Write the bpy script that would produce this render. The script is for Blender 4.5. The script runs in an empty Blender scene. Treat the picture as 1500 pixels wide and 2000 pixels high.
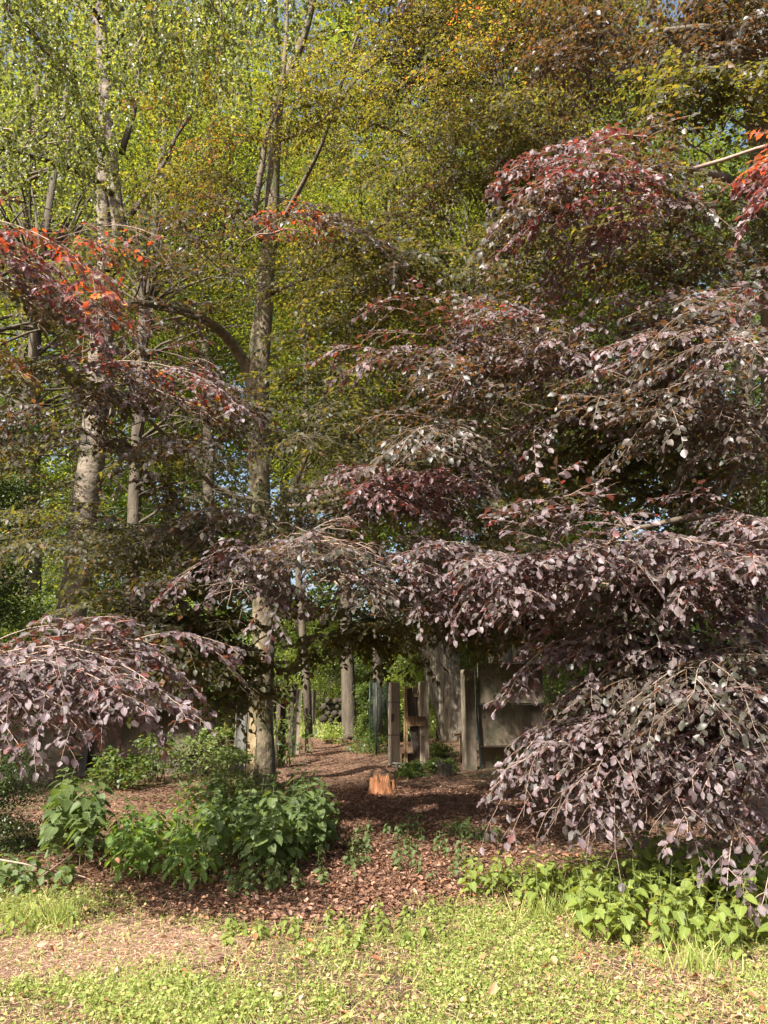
import bpy, math
import numpy as np
from math import radians, sin, cos, tan, pi, sqrt, atan2

# ------------------------------------------------------------------ camera, sky, sun, exposure
scn = bpy.context.scene
COL = scn.collection
CAM_Z, FPX, PITCH = 1.6, 1511.0, math.atan(340 / 1511.0)
cd = bpy.data.cameras.new("camera")
cd.sensor_fit = 'VERTICAL'
cd.angle = 2 * math.atan(1000 / FPX)
cd.clip_start, cd.clip_end = 0.05, 2000
cam = bpy.data.objects.new("camera", cd)
cam.location = (0, 0, CAM_Z)
cam.rotation_euler = (radians(90) + PITCH, 0, 0)
COL.objects.link(cam)
scn.camera = cam

SUN_EL, SUN_AZ = radians(43), atan2(-0.56, -0.83)      # azimuth measured from +Y towards +X
SUN = np.array([sin(SUN_AZ) * cos(SUN_EL), cos(SUN_AZ) * cos(SUN_EL), sin(SUN_EL)])
world = bpy.data.worlds.new("World")
scn.world = world
world.use_nodes = True
wn = world.node_tree
sky = wn.nodes.new("ShaderNodeTexSky")
sky.sky_type = 'NISHITA'
sky.sun_disc = False
sky.sun_elevation = SUN_EL
sky.sun_rotation = SUN_AZ
sky.dust_density = 5.0
wn.links.new(sky.outputs[0], wn.nodes["Background"].inputs[0])
wn.nodes["Background"].inputs[1].default_value = 0.085
sl = bpy.data.lights.new("sun", 'SUN')
sl.energy = 5.0
sl.angle = radians(0.5)
sl.color = (1.0, 0.945, 0.87)
so = bpy.data.objects.new("sun", sl)
from mathutils import Vector
so.rotation_euler = Vector(-SUN).to_track_quat('-Z', 'Y').to_euler()
COL.objects.link(so)
scn.view_settings.view_transform = 'Standard'
scn.view_settings.look = 'None'
scn.view_settings.exposure = 1.75
scn.view_settings.gamma = 1.0
scn.cycles.max_bounces = 8
scn.cycles.diffuse_bounces = 4
scn.cycles.transmission_bounces = 6
scn.cycles.glossy_bounces = 2
scn.cycles.sample_clamp_indirect = 6.0

# ------------------------------------------------------------------ helpers
RNG = np.random.default_rng(7)
UP = np.array([0, 0, 1.0])
_st, _ct = sin(PITCH), cos(PITCH)


def at(px, py, Y):
    """a point of the place, from where it shows in the photo and how far away it stands"""
    u, v = (px - 750) / FPX, (1000 - py) / FPX
    k = Y / (_ct - v * _st)
    return np.array([u * k, Y, CAM_Z + (v * _ct + _st) * k])


def on_ground(px, py):
    u, v = (px - 750) / FPX, (1000 - py) / FPX
    k = -CAM_Z / (v * _ct + _st)
    x, y = u * k, (_ct - v * _st) * k
    return np.array([x, y, gz(x, y)])


def gz(x, y):
    return 0.035 * np.sin(x * 1.3 + 0.4) * np.cos(y * 0.9 + 0.2) + 0.02 * np.sin(x * 2.9 + y * 2.1)


def nrm(a):
    return a / np.maximum(np.linalg.norm(a, axis=-1, keepdims=True), 1e-9)


_tab = np.random.default_rng(3).random((256, 256))


def vnoise(x, y, s=1.0, o=0):
    x = np.asarray(x) * s + 100 + o * 17.3
    y = np.asarray(y) * s + 100 + o * 9.1
    i, j = np.floor(x).astype(int), np.floor(y).astype(int)
    fx, fy = x - i, y - j
    fx, fy = fx * fx * (3 - 2 * fx), fy * fy * (3 - 2 * fy)
    t = lambda a, b: _tab[a % 256, b % 256]
    return (t(i, j) * (1 - fx) + t(i + 1, j) * fx) * (1 - fy) + (t(i, j + 1) * (1 - fx) + t(i + 1, j + 1) * fx) * fy


def fbm(x, y, s, o=0):
    return 0.55 * vnoise(x, y, s, o) + 0.3 * vnoise(x, y, s * 2.1, o + 1) + 0.15 * vnoise(x, y, s * 4.3, o + 2)


def mesh_obj(name, verts, loops, starts, mat, parent=None, origin=None, smooth=False, uv=None):
    verts = np.asarray(verts, np.float32).reshape(-1, 3)
    if origin is not None:
        verts = verts - np.asarray(origin, np.float32)
    me = bpy.data.meshes.new(name)
    me.vertices.add(len(verts))
    me.vertices.foreach_set("co", verts.ravel())
    me.loops.add(len(loops))
    me.loops.foreach_set("vertex_index", np.asarray(loops, np.int32))
    me.polygons.add(len(starts))
    me.polygons.foreach_set("loop_start", np.asarray(starts, np.int32))
    if smooth:
        me.polygons.foreach_set("use_smooth", np.ones(len(starts), bool))
    if uv is not None:
        ul = me.uv_layers.new(name="uv")
        ul.data.foreach_set("uv", np.asarray(uv, np.float32).ravel())
    me.update(calc_edges=True)
    me.materials.append(mat)
    o = bpy.data.objects.new(name, me)
    COL.objects.link(o)
    if parent is not None:
        o.parent = parent
    return o


def thing(name, label, cat, loc, group=None):
    o = bpy.data.objects.new(name, None)
    o.empty_display_size = 0.2
    o.location = [float(c) for c in loc]
    o["label"], o["category"] = label, cat
    if group:
        o["group"] = group
    COL.objects.link(o)
    return o


def tag(o, label=None, cat=None, group=None, kind=None):
    for k, v in (("label", label), ("category", cat), ("group", group), ("kind", kind)):
        if v:
            o[k] = v
    return o


class Wood:
    """tapering tubes gathered into ONE mesh"""
    def __init__(s):
        s.v, s.l, s.st, s.n, s.nl = [], [], [], 0, 0

    def tube(s, pts, rad, sides=5, cap=True, rough=0.0, rng=None):
        pts = np.asarray(pts, float)
        n = len(pts)
        rad = np.broadcast_to(np.asarray(rad, float), (n,))
        t = nrm(np.gradient(pts, axis=0))
        ref = np.array([1.0, 0, 0]) if abs(t[0, 0]) < 0.8 else np.array([0, 1.0, 0])
        a = nrm(np.cross(t, ref))
        b = np.cross(t, a)
        ang = np.arange(sides) * 2 * pi / sides
        r = np.repeat(rad[:, None], sides, 1)
        if rough:
            r = r * (1 + rough * (rng.random((n, sides)) - 0.5))
        ring = pts[:, None] + r[..., None] * (a[:, None] * np.cos(ang)[None, :, None] + b[:, None] * np.sin(ang)[None, :, None])
        s.v.append(ring.reshape(-1, 3))
        i = np.arange(n - 1)[:, None] * sides
        j = np.arange(sides)[None]
        j2 = (j + 1) % sides
        q = np.stack([i + j, i + j2, i + sides + j2, i + sides + j], -1).reshape(-1, 4) + s.n
        s.l.append(q.ravel())
        s.st.append(s.nl + np.arange(len(q)) * 4)
        s.nl += q.size
        if cap:
            for base, rev in ((0, True), ((n - 1) * sides, False)):
                idx = np.arange(sides) + base + s.n
                s.l.append(idx[::-1] if rev else idx)
                s.st.append(np.array([s.nl]))
                s.nl += sides
        s.n += n * sides

    def build(s, name, mat, parent=None, origin=None):
        return mesh_obj(name, np.concatenate(s.v), np.concatenate(s.l), np.concatenate(s.st), mat, parent, origin, True)


class Solid:
    """boxes and prisms gathered into ONE mesh"""
    def __init__(s):
        s.v, s.f, s.n = [], [], 0

    def box(s, c, size, rz=0.0, jit=0.0, rng=None, tilt=(0, 0), bev=0.0):
        sx, sy, sz = [x / 2 for x in size]
        m = np.array([[cos(rz), -sin(rz), 0], [sin(rz), cos(rz), 0], [0, 0, 1]])
        tx, ty = tilt
        mx = np.array([[1, 0, 0], [0, cos(tx), -sin(tx)], [0, sin(tx), cos(tx)]])
        my = np.array([[cos(ty), 0, sin(ty)], [0, 1, 0], [-sin(ty), 0, cos(ty)]])
        b = min(bev, sx * .45, sy * .45, sz * .45)
        if b <= 0:
            b = min(0.008, sx * .3, sy * .3, sz * .3)
        # chamfered box: three rectangles' corner sets
        vs = []
        for ix in (-1, 1):
            for iy in (-1, 1):
                for iz in (-1, 1):
                    vs += [(ix * (sx - b), iy * (sy - b), iz * sz), (ix * (sx - b), iy * sy, iz * (sz - b)), (ix * sx, iy * (sy - b), iz * (sz - b))]
        vs = np.array(vs)
        if jit:
            vs = vs + (rng.random(vs.shape) - .5) * jit
        k = lambda ix, iy, iz, a: ((ix > 0) * 4 + (iy > 0) * 2 + (iz > 0)) * 3 + a
        F = []
        for z in (-1, 1):
            f = [k(-1, -1, z, 0), k(1, -1, z, 0), k(1, 1, z, 0), k(-1, 1, z, 0)]
            F.append(f if z > 0 else f[::-1])
        for y in (-1, 1):
            f = [k(-1, y, -1, 1), k(1, y, -1, 1), k(1, y, 1, 1), k(-1, y, 1, 1)]
            F.append(f[::-1] if y > 0 else f)
        for x in (-1, 1):
            f = [k(x, -1, -1, 2), k(x, 1, -1, 2), k(x, 1, 1, 2), k(x, -1, 1, 2)]
            F.append(f if x > 0 else f[::-1])
        for a in (-1, 1):
            for c2 in (-1, 1):
                F.append([k(-1, a, c2, 0), k(1, a, c2, 0), k(1, a, c2, 1), k(-1, a, c2, 1)])
                F.append([k(a, -1, c2, 0), k(a, 1, c2, 0), k(a, 1, c2, 2), k(a, -1, c2, 2)])
                F.append([k(a, c2, -1, 1), k(a, c2, 1, 1), k(a, c2, 1, 2), k(a, c2, -1, 2)])
                for d in (-1, 1):
                    F.append([k(a, c2, d, 0), k(a, c2, d, 1), k(a, c2, d, 2)])
        v = vs @ (m @ mx @ my).T + np.asarray(c)
        s.v.append(v)
        s.f += [[i + s.n for i in f] for f in F]
        s.n += len(v)

    def build(s, name, mat, parent=None, origin=None):
        st, l = [], []
        for f in s.f:
            st.append(len(l))
            l += f
        return mesh_obj(name, np.concatenate(s.v), l, st, mat, parent, origin)


# leaf templates: (verts x along, y across (half width 1), z normal), faces
def _leaf(stations, fold=0.22, wave=0.0, petiole=0.0):
    v, f = [(0, 0, 0)], []
    for k, (x, w) in enumerate(stations):
        wz = wave * (1 if k % 2 else -1)
        v += [(x, w, fold * w + wz), (x, 0, 0), (x, -w, fold * w - wz)]
    v.append((1, 0, 0))
    n = len(stations)
    f += [(0, 2, 1), (0, 3, 2)]
    for k in range(n - 1):
        a, b = 1 + 3 * k, 4 + 3 * k
        f += [(a, a + 1, b + 1, b), (a + 1, a + 2, b + 2, b + 1)]
    a, t = 1 + 3 * (n - 1), len(v) - 1
    f += [(a, a + 1, t), (a + 1, a + 2, t)]
    return np.array(v, float), f


TPL = {
    'beech': _leaf([(.13, .55), (.32, .93), (.5, 1.0), (.7, .8), (.88, .42)], .24, .13),
    'beech2': _leaf([(.3, .95), (.66, .86)], .25, .05),
    'beech3': (np.array([(0, 0, 0), (.45, 1, .25), (.5, 0, 0), (.45, -1, .25), (1, 0, 0)], float),
               [(0, 2, 1), (0, 3, 2), (2, 4, 1), (2, 3, 4)]),
    'far': (np.array([(0, 0, 0), (.45, 1, .22), (1, 0, 0), (.45, -1, .22)], float), [(0, 2, 1), (0, 3, 2)]),
    'nettle': _leaf([(-.04, .55), (.08, .92), (.15, .86), (.22, 1.02), (.3, .9), (.37, .97), (.45, .8), (.52, .85), (.6, .62), (.68, .64), (.76, .42), (.83, .4), (.9, .2)], .18, .03),
    'nettle2': _leaf([(.02, .7), (.2, 1.0), (.5, .75), (.78, .38)], .18, .04),
    'lance': _leaf([(.15, .6), (.4, 1.0), (.7, .75)], .2, .05),
    'round': _leaf([(.02, .55), (.25, .95), (.55, 1.0), (.85, .62)], .12, .06),
    'dead': _leaf([(.15, .6), (.45, 1.0), (.75, .7)], .55, .16),
    'blade': (np.array([(0, 1, 0), (0, -1, 0), (.5, .8, .0), (.5, -.8, .0), (1, 0, 0)], float), [(0, 1, 3, 2), (2, 3, 4)]),
}


FLECKS = [(on_ground(890, 1545), .42), (on_ground(810, 1553), .30), (on_ground(960, 1550), .3), (on_ground(930, 1612), .30), (on_ground(1000, 1565), .3), (on_ground(830, 1575), .22), (on_ground(760, 1635), .22), (on_ground(660, 1570), .22), (on_ground(748, 1551) + UP * .25, .33), (on_ground(700, 1612), .25),
          (on_ground(290, 1592), .45), (on_ground(350, 1600), .3), (on_ground(640, 1455), .6), (on_ground(690, 1475), .5), (on_ground(1000, 1622), .22), (on_ground(600, 1500), .3),
          (at(498, 1440, 12.9), .16), (at(512, 1265, 12.9), .16), (at(510, 660, 12.9), .25), (at(505, 930, 12.9), .15), (at(172, 940, 13.0), .5), (at(130, 1260, 13.0), .25), (at(1040, 1345, 16), .2), (at(900, 1410, 24), .22), (at(790, 1420, 16.3), .25), (at(600, 1330, 33), 5.0), (np.array([-2.2, 27, 0.3]), 3.6)] + [(on_ground(px, py) + UP * .3, .15) for px, py in ((1120, 1790), (1230, 1820), (1340, 1800), (1440, 1830))] + [(at(600, 1330, 35), 1.0), (on_ground(650, 1425), 2.4), (at(1030, 1345, 15.8), .25), (on_ground(640, 1445), 1.0)]
FQ, FR = np.array([f[0] for f in FLECKS]), np.array([f[1] for f in FLECKS])


class Leaves:
    def __init__(s):
        s.P, s.D, s.N, s.L, s.W, s.C = [], [], [], [], [], []

    def add(s, P, D, N, L, W, C=0.15):
        n = len(P)
        s.P.append(np.asarray(P, float)); s.D.append(np.asarray(D, float)); s.N.append(np.asarray(N, float))
        s.L.append(np.broadcast_to(np.asarray(L, float), (n,))); s.W.append(np.broadcast_to(np.asarray(W, float), (n,)))
        s.C.append(np.broadcast_to(np.asarray(C, float), (n,)))

    def count(s):
        return sum(len(p) for p in s.P)

    def build(s, name, mat, tpl, parent=None, origin=None, smooth=False, uv=False):
        P, D, N = (np.concatenate(a) for a in (s.P, s.D, s.N))
        L, W, C = (np.concatenate(a) for a in (s.L, s.W, s.C))
        if name in ('foliage', 'crown') and tpl in ('beech', 'beech2', 'beech3', 'far'):
            ok = np.ones(len(P), bool)
            for q, r in zip(FQ, FR):
                v = P - q
                s_ = v @ SUN
                dd = np.linalg.norm(v - s_[:, None] * SUN, axis=1)
                ok &= ~((s_ > (.25 if r < .7 else 1.5 * r)) & (dd < r * (.75 + .5 * RNG.random(len(P)))))
            if ok.sum() > 3:
                P, D, N, L, W, C = (a[ok] for a in (P, D, N, L, W, C))
        D = nrm(D)
        N = N - D * np.sum(N * D, 1, keepdims=True)
        N = nrm(N)
        S = np.cross(N, D)
        tv, tf = TPL[tpl]
        n, m = len(P), len(tv)
        x = tv[None, :, 0] * L[:, None]
        y = tv[None, :, 1] * (W[:, None] * 0.5)
        z = tv[None, :, 2] * W[:, None] * 0.5 - C[:, None] * L[:, None] * tv[None, :, 0] ** 2
        V = P[:, None] + x[..., None] * D[:, None] + y[..., None] * S[:, None] + z[..., None] * N[:, None]
        fl = np.concatenate([np.array(f) for f in tf])
        fs = np.cumsum([0] + [len(f) for f in tf[:-1]])
        loops = (fl[None] + np.arange(n)[:, None] * m).ravel()
        starts = (fs[None] + np.arange(n)[:, None] * len(fl)).ravel()
        u = None
        if uv:
            u = np.tile(tv[fl][:, :2], (n, 1))
        return mesh_obj(name, V.reshape(-1, 3), loops, starts, mat, parent, origin, smooth, u)


# ------------------------------------------------------------------ materials
def new_mat(name):
    m = bpy.data.materials.new(name)
    m.use_nodes = True
    nt = m.node_tree
    return m, nt, nt.nodes, nt.links, nt.nodes["Principled BSDF"]


def ramp(ns, stops):
    r = ns.new("ShaderNodeValToRGB")
    e = r.color_ramp.elements
    while len(e) < len(stops):
        e.new(0.5)
    for k, (p, c) in enumerate(stops):
        e[k].position = p
        e[k].color = (*c, 1)
    return r


def leaf_mat(name, base, trans, tw=0.4, rough=0.42, spec=0.5, veins=False, hue=0.0):
    """base / trans: ramps of leaf colour, picked at random per leaf; tw: share of light let through"""
    m, nt, ns, lk, bs = new_mat(name)
    g = ns.new("ShaderNodeNewGeometry")
    rb, rt = ramp(ns, base), ramp(ns, trans)
    lk.new(g.outputs["Random Per Island"], rb.inputs[0])
    lk.new(g.outputs["Random Per Island"], rt.inputs[0])
    col = rb.outputs[0]
    if veins:
        tc = ns.new("ShaderNodeUVMap")
        tc.uv_map = "uv"
        sp = ns.new("ShaderNodeSeparateXYZ")
        lk.new(tc.outputs[0], sp.inputs[0])
        ab = ns.new("ShaderNodeMath"); ab.operation = 'ABSOLUTE'
        lk.new(sp.outputs[1], ab.inputs[0])
        ml = ns.new("ShaderNodeMath"); ml.operation = 'MULTIPLY_ADD'
        lk.new(ab.outputs[0], ml.inputs[0]); ml.inputs[1].default_value = -0.28
        lk.new(sp.outputs[0], ml.inputs[2])
        si = ns.new("ShaderNodeMath"); si.operation = 'SINE'
        m2 = ns.new("ShaderNodeMath"); m2.operation = 'MULTIPLY'; m2.inputs[1].default_value = 52
        lk.new(ml.outputs[0], m2.inputs[0]); lk.new(m2.outputs[0], si.inputs[0])
        bp = ns.new("ShaderNodeBump")
        bp.inputs["Strength"].default_value = 0.5
        bp.inputs["Distance"].default_value = 0.0016
        lk.new(si.outputs[0], bp.inputs["Height"])
        lk.new(bp.outputs[0], bs.inputs["Normal"])
        lt = ns.new("ShaderNodeMath"); lt.operation = 'LESS_THAN'; lt.inputs[1].default_value = 0.07
        lk.new(ab.outputs[0], lt.inputs[0])
        mx = ns.new("ShaderNodeMix"); mx.data_type = 'RGBA'
        mf = ns.new("ShaderNodeMath"); mf.operation = 'MULTIPLY'; mf.inputs[1].default_value = 0.4
        lk.new(lt.outputs[0], mf.inputs[0])
        lk.new(mf.outputs[0], mx.inputs[0])
        lk.new(col, mx.inputs[6])
        c = trans[len(trans) // 2][1]
        mx.inputs[7].default_value = (*[min(1, 0.6 * v + .04) for v in c], 1)
        col = mx.outputs[2]
    lk.new(col, bs.inputs["Base Color"])
    bs.inputs["Roughness"].default_value = rough
    bs.inputs["Specular IOR Level"].default_value = spec
    tr = ns.new("ShaderNodeBsdfTranslucent")
    lk.new(rt.outputs[0], tr.inputs[0])
    mix = ns.new("ShaderNodeMixShader")
    mix.inputs[0].default_value = tw
    lk.new(bs.outputs[0], mix.inputs[1])
    lk.new(tr.outputs[0], mix.inputs[2])
    lk.new(mix.outputs[0], nt.nodes["Material Output"].inputs[0])
    return m


def noise_mat(name, stops, scale=8.0, rough=0.85, bump=0.3, bscale=30.0, stretch=(1, 1, 1), detail=8.0, spec=0.3, extra=None, bdist=0.02):
    m, nt, ns, lk, bs = new_mat(name)
    tc = ns.new("ShaderNodeTexCoord")
    mp = ns.new("ShaderNodeMapping")
    mp.inputs["Scale"].default_value = stretch
    lk.new(tc.outputs["Object"], mp.inputs[0])
    n1 = ns.new("ShaderNodeTexNoise")
    n1.inputs["Scale"].default_value = scale
    n1.inputs["Detail"].default_value = detail
    n1.inputs["Roughness"].default_value = 0.65
    lk.new(mp.outputs[0], n1.inputs["Vector"])
    r = ramp(ns, stops)
    lk.new(n1.outputs[0], r.inputs[0])
    col = r.outputs[0]
    if extra:                                    # a second, blotchy colour: lichen, stains
        n3 = ns.new("ShaderNodeTexNoise")
        n3.inputs["Scale"].default_value = extra[0]
        n3.inputs["Detail"].default_value = 5
        lk.new(tc.outputs["Object"], n3.inputs["Vector"])
        rr = ramp(ns, [(extra[1], (0, 0, 0)), (extra[2], (1, 1, 1))])
        lk.new(n3.outputs[0], rr.inputs[0])
        mx = ns.new("ShaderNodeMix"); mx.data_type = 'RGBA'
        lk.new(rr.outputs[0], mx.inputs[0])
        lk.new(col, mx.inputs[6])
        mx.inputs[7].default_value = (*extra[3], 1)
        col = mx.outputs[2]
    lk.new(col, bs.inputs["Base Color"])
    n2 = ns.new("ShaderNodeTexNoise")
    n2.inputs["Scale"].default_value = bscale
    n2.inputs["Detail"].default_value = 6
    lk.new(mp.outputs[0], n2.inputs["Vector"])
    b = ns.new("ShaderNodeBump")
    b.inputs["Strength"].default_value = bump
    b.inputs["Distance"].default_value = bdist
    lk.new(n2.outputs[0], b.inputs["Height"])
    lk.new(b.outputs[0], bs.inputs["Normal"])
    bs.inputs["Roughness"].default_value = rough
    bs.inputs["Specular IOR Level"].default_value = spec
    return m


M = {}
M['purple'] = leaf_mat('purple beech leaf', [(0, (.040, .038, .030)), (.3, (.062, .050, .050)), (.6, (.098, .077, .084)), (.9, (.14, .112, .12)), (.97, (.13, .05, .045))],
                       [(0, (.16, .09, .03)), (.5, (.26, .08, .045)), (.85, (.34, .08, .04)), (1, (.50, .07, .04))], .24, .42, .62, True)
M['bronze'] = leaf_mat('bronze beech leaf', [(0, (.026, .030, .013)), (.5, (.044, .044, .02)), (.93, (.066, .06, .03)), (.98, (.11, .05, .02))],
                       [(0, (.13, .14, .016)), (.5, (.23, .22, .025)), (1, (.42, .30, .03))], .36, .52, .35, False)  # own bronze tone, darkened to put the deep canopy's shade into it
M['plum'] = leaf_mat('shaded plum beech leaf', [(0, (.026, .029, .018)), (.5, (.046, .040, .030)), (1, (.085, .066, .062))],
                     [(0, (.14, .08, .025)), (.5, (.20, .12, .03)), (1, (.32, .12, .03))], .30, .45, .5, False)  # greenish plum of its own, with canopy shade added as darkening
M['red'] = leaf_mat('red young beech leaf', [(0, (.07, .04, .04)), (.5, (.10, .05, .05)), (1, (.16, .05, .03))],
                    [(0, (.16, .08, .03)), (.3, (.26, .09, .03)), (.45, (.62, .09, .03)), (.8, (.80, .13, .03)), (1, (.80, .32, .04))], .52, .4, .6, True)
M['wine'] = leaf_mat('wine red beech leaf', [(0, (.07, .04, .042)), (.5, (.10, .055, .06)), (1, (.13, .045, .045))],
                    [(0, (.16, .05, .03)), (.5, (.26, .06, .035)), (1, (.46, .07, .04))], .34, .38, .8, True)
M['amber'] = leaf_mat('amber young beech leaf', [(0, (.05, .045, .018)), (.6, (.08, .06, .02)), (1, (.12, .04, .02))],
                      [(0, (.24, .21, .02)), (.7, (.40, .33, .03)), (.88, (.54, .22, .03)), (1, (.58, .10, .03))], .5, .45, .5, False)
M['gold'] = leaf_mat('olive gold beech leaf', [(0, (.032, .030, .011)), (.5, (.05, .046, .015)), (1, (.07, .06, .02))],
                     [(0, (.13, .125, .014)), (.5, (.24, .22, .02)), (.85, (.44, .36, .03)), (1, (.46, .26, .03))], .44, .45, .45, False)  # olive gold made darker; the inner crown's shade is in the colour
M['lime'] = leaf_mat('lime green leaf', [(0, (.035, .06, .014)), (.5, (.055, .085, .018)), (1, (.08, .105, .022))],
                     [(0, (.15, .19, .018)), (.5, (.28, .31, .025)), (1, (.48, .44, .04))], .46, .45, .4, False)
M['green'] = leaf_mat('mid green leaf', [(0, (.035, .065, .018)), (.5, (.055, .09, .022)), (1, (.08, .11, .03))],
                      [(0, (.13, .18, .022)), (.5, (.22, .27, .03)), (1, (.36, .38, .04))], .42, .45, .4, False)
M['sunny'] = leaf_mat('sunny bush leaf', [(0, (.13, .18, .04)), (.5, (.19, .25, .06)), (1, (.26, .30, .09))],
                    [(0, (.34, .44, .05)), (.5, (.46, .54, .07)), (1, (.56, .58, .08))], .45, .45, .4, False)  # the clearing's sunlight is put into the colour as a brighter green
M['birch'] = leaf_mat('birch leaf', [(0, (.05, .075, .024)), (.5, (.08, .105, .034)), (1, (.12, .135, .05))],
                      [(0, (.22, .28, .035)), (.5, (.32, .36, .045)), (1, (.46, .44, .06))], .42, .42, .5, False)
M['dark'] = leaf_mat('dark evergreen leaf', [(0, (.02, .035, .012)), (.5, (.035, .055, .018)), (1, (.07, .09, .03))],
                     [(0, (.08, .14, .02)), (.5, (.12, .2, .03)), (1, (.2, .26, .04))], .25, .4, .5, False)
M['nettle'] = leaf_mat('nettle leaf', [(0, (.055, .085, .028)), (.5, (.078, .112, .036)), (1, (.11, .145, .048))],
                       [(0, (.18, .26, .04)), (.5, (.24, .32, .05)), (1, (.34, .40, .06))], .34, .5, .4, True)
M['nettle_sunlit'] = leaf_mat('sunlit nettle leaf copy', [(0, (.10, .14, .028)), (.5, (.15, .195, .04)), (1, (.21, .24, .05))],
                             [(0, (.34, .40, .05)), (.5, (.44, .48, .06)), (1, (.54, .54, .07))], .38, .5, .35, True)  # brighter copy of the nettle leaf, with sunlight put into its colour
M['dock'] = leaf_mat('dock leaf', [(0, (.055, .10, .02)), (.5, (.08, .14, .028)), (1, (.11, .17, .035))],
                     [(0, (.26, .40, .04)), (.5, (.34, .48, .05)), (1, (.44, .5, .06))], .36, .45, .4, True)
M['cover'] = leaf_mat('ground cover leaf', [(0, (.12, .17, .035)), (.45, (.20, .25, .06)), (.85, (.30, .32, .10)), (1, (.40, .36, .17))],
                      [(0, (.30, .40, .05)), (.5, (.40, .46, .07)), (1, (.50, .48, .10))], .34, .5, .35, False)
M['blade'] = leaf_mat('grass blade', [(0, (.13, .19, .035)), (.5, (.22, .27, .06)), (.85, (.33, .32, .10)), (1, (.46, .39, .2))],
                      [(0, (.34, .44, .05)), (.6, (.46, .5, .08)), (1, (.5, .42, .14))], .35, .5, .35, False)
M['straw'] = leaf_mat('dry straw', [(0, (.18, .10, .065)), (.5, (.33, .195, .125)), (1, (.54, .38, .26))],
                      [(0, (.3, .2, .08)), (1, (.4, .28, .1))], .12, .7, .3, False)
M['litter'] = leaf_mat('fallen leaf', [(0, (.055, .030, .019)), (.45, (.11, .057, .034)), (.8, (.18, .09, .055)), (.95, (.24, .135, .085)), (1, (.32, .21, .15))],
                       [(0, (.2, .07, .03)), (1, (.3, .12, .04))], .12, .6, .35, False)
M['litter_light'] = leaf_mat('pale fallen leaf', [(0, (.22, .08, .035)), (.4, (.30, .15, .08)), (.75, (.36, .21, .13)), (1, (.44, .30, .21))],
                             [(0, (.4, .12, .03)), (1, (.45, .22, .08))], .18, .6, .35, False)
M['stalk'] = noise_mat('green stalk', [(.3, (.07, .10, .03)), (.7, (.13, .15, .05))], 20, .6, .1)
M['twig'] = noise_mat('beech twig', [(.3, (.16, .11, .085)), (.7, (.30, .22, .17))], 14, .65, .2, spec=.4)
M['bark_beech'] = noise_mat('beech bark', [(.3, (.045, .036, .022)), (.48, (.10, .08, .05)), (.6, (.15, .12, .075)), (.72, (.22, .18, .12))], 7, .85, .8, 22, (1, 1, .6), extra=(3.2, .52, .62, (.07, .07, .03)), bdist=.03)
M['bark_limb'] = noise_mat('limb bark', [(.3, (.06, .048, .034)), (.7, (.14, .11, .075))], 6, .8, .4, 24)
M['bark_dark'] = noise_mat('dark bark', [(.3, (.035, .028, .02)), (.7, (.10, .08, .055))], 6, .85, .7, 22, (1, 1, .3), bdist=.03)
M['bark_ridge'] = noise_mat('ridged bark', [(.35, (.03, .025, .018)), (.5, (.085, .07, .05)), (.65, (.16, .13, .095))], 14, .85, 1.0, 11, (1, 1, .10), bdist=.06)
M['bark_birch'] = noise_mat('birch bark', [(.25, (.035, .028, .02)), (.42, (.085, .068, .048)), (.6, (.16, .13, .095)), (.8, (.27, .225, .17))], 3.4, .75, .8, 9, (1, 1, 1.7), extra=(2.6, .55, .62, (.045, .036, .028)), bdist=.04)
M['bare'] = noise_mat('bare wood under lost bark', [(.3, (.12, .09, .045)), (.5, (.24, .18, .10)), (.75, (.10, .075, .04))], 7, .7, .5, 30, (1, 1, .4))
M['concrete'] = noise_mat('weathered concrete', [(.3, (.075, .06, .042)), (.5, (.16, .13, .092)), (.68, (.25, .205, .15))], 3.4, .9, .5, 40, (1, 1, .28), extra=(2.1, .48, .66, (.075, .07, .04)))
M['concrete_grey'] = noise_mat('grey concrete', [(.3, (.09, .085, .075)), (.7, (.19, .18, .165))], 5, .9, .25, 60)
M['wood_grey'] = noise_mat('weathered timber', [(.3, (.11, .088, .065)), (.5, (.20, .165, .125)), (.7, (.30, .25, .19))], 5, .85, .5, 14, (4, 4, .35))
M['wood_brown'] = noise_mat('brown timber', [(.3, (.08, .05, .025)), (.6, (.17, .11, .055)), (.8, (.25, .16, .07))], 5, .8, .5, 14, (4, 4, .35))
M['stump'] = noise_mat('rotten orange wood', [(.25, (.14, .045, .018)), (.45, (.18, .07, .03)), (.62, (.33, .15, .065)), (.8, (.48, .28, .15))], 11, .85, 1.0, 26, (3, 3, .22), bdist=.03)
M['rot'] = noise_mat('dark rotten wood', [(.3, (.014, .011, .008)), (.7, (.055, .042, .03))], 9, .9, .8, 20, (2, 2, .4))
M['wire'] = noise_mat('green coated wire', [(.3, (.010, .018, .014)), (.7, (.018, .034, .026))], 9, .5, .1)
M['iron'] = noise_mat('dark iron', [(.3, (.015, .014, .013)), (.7, (.05, .045, .04))], 9, .6, .2)
M['stone'] = noise_mat('pale stone', [(.3, (.3, .28, .24)), (.7, (.5, .47, .42))], 9, .9, .4)

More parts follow.
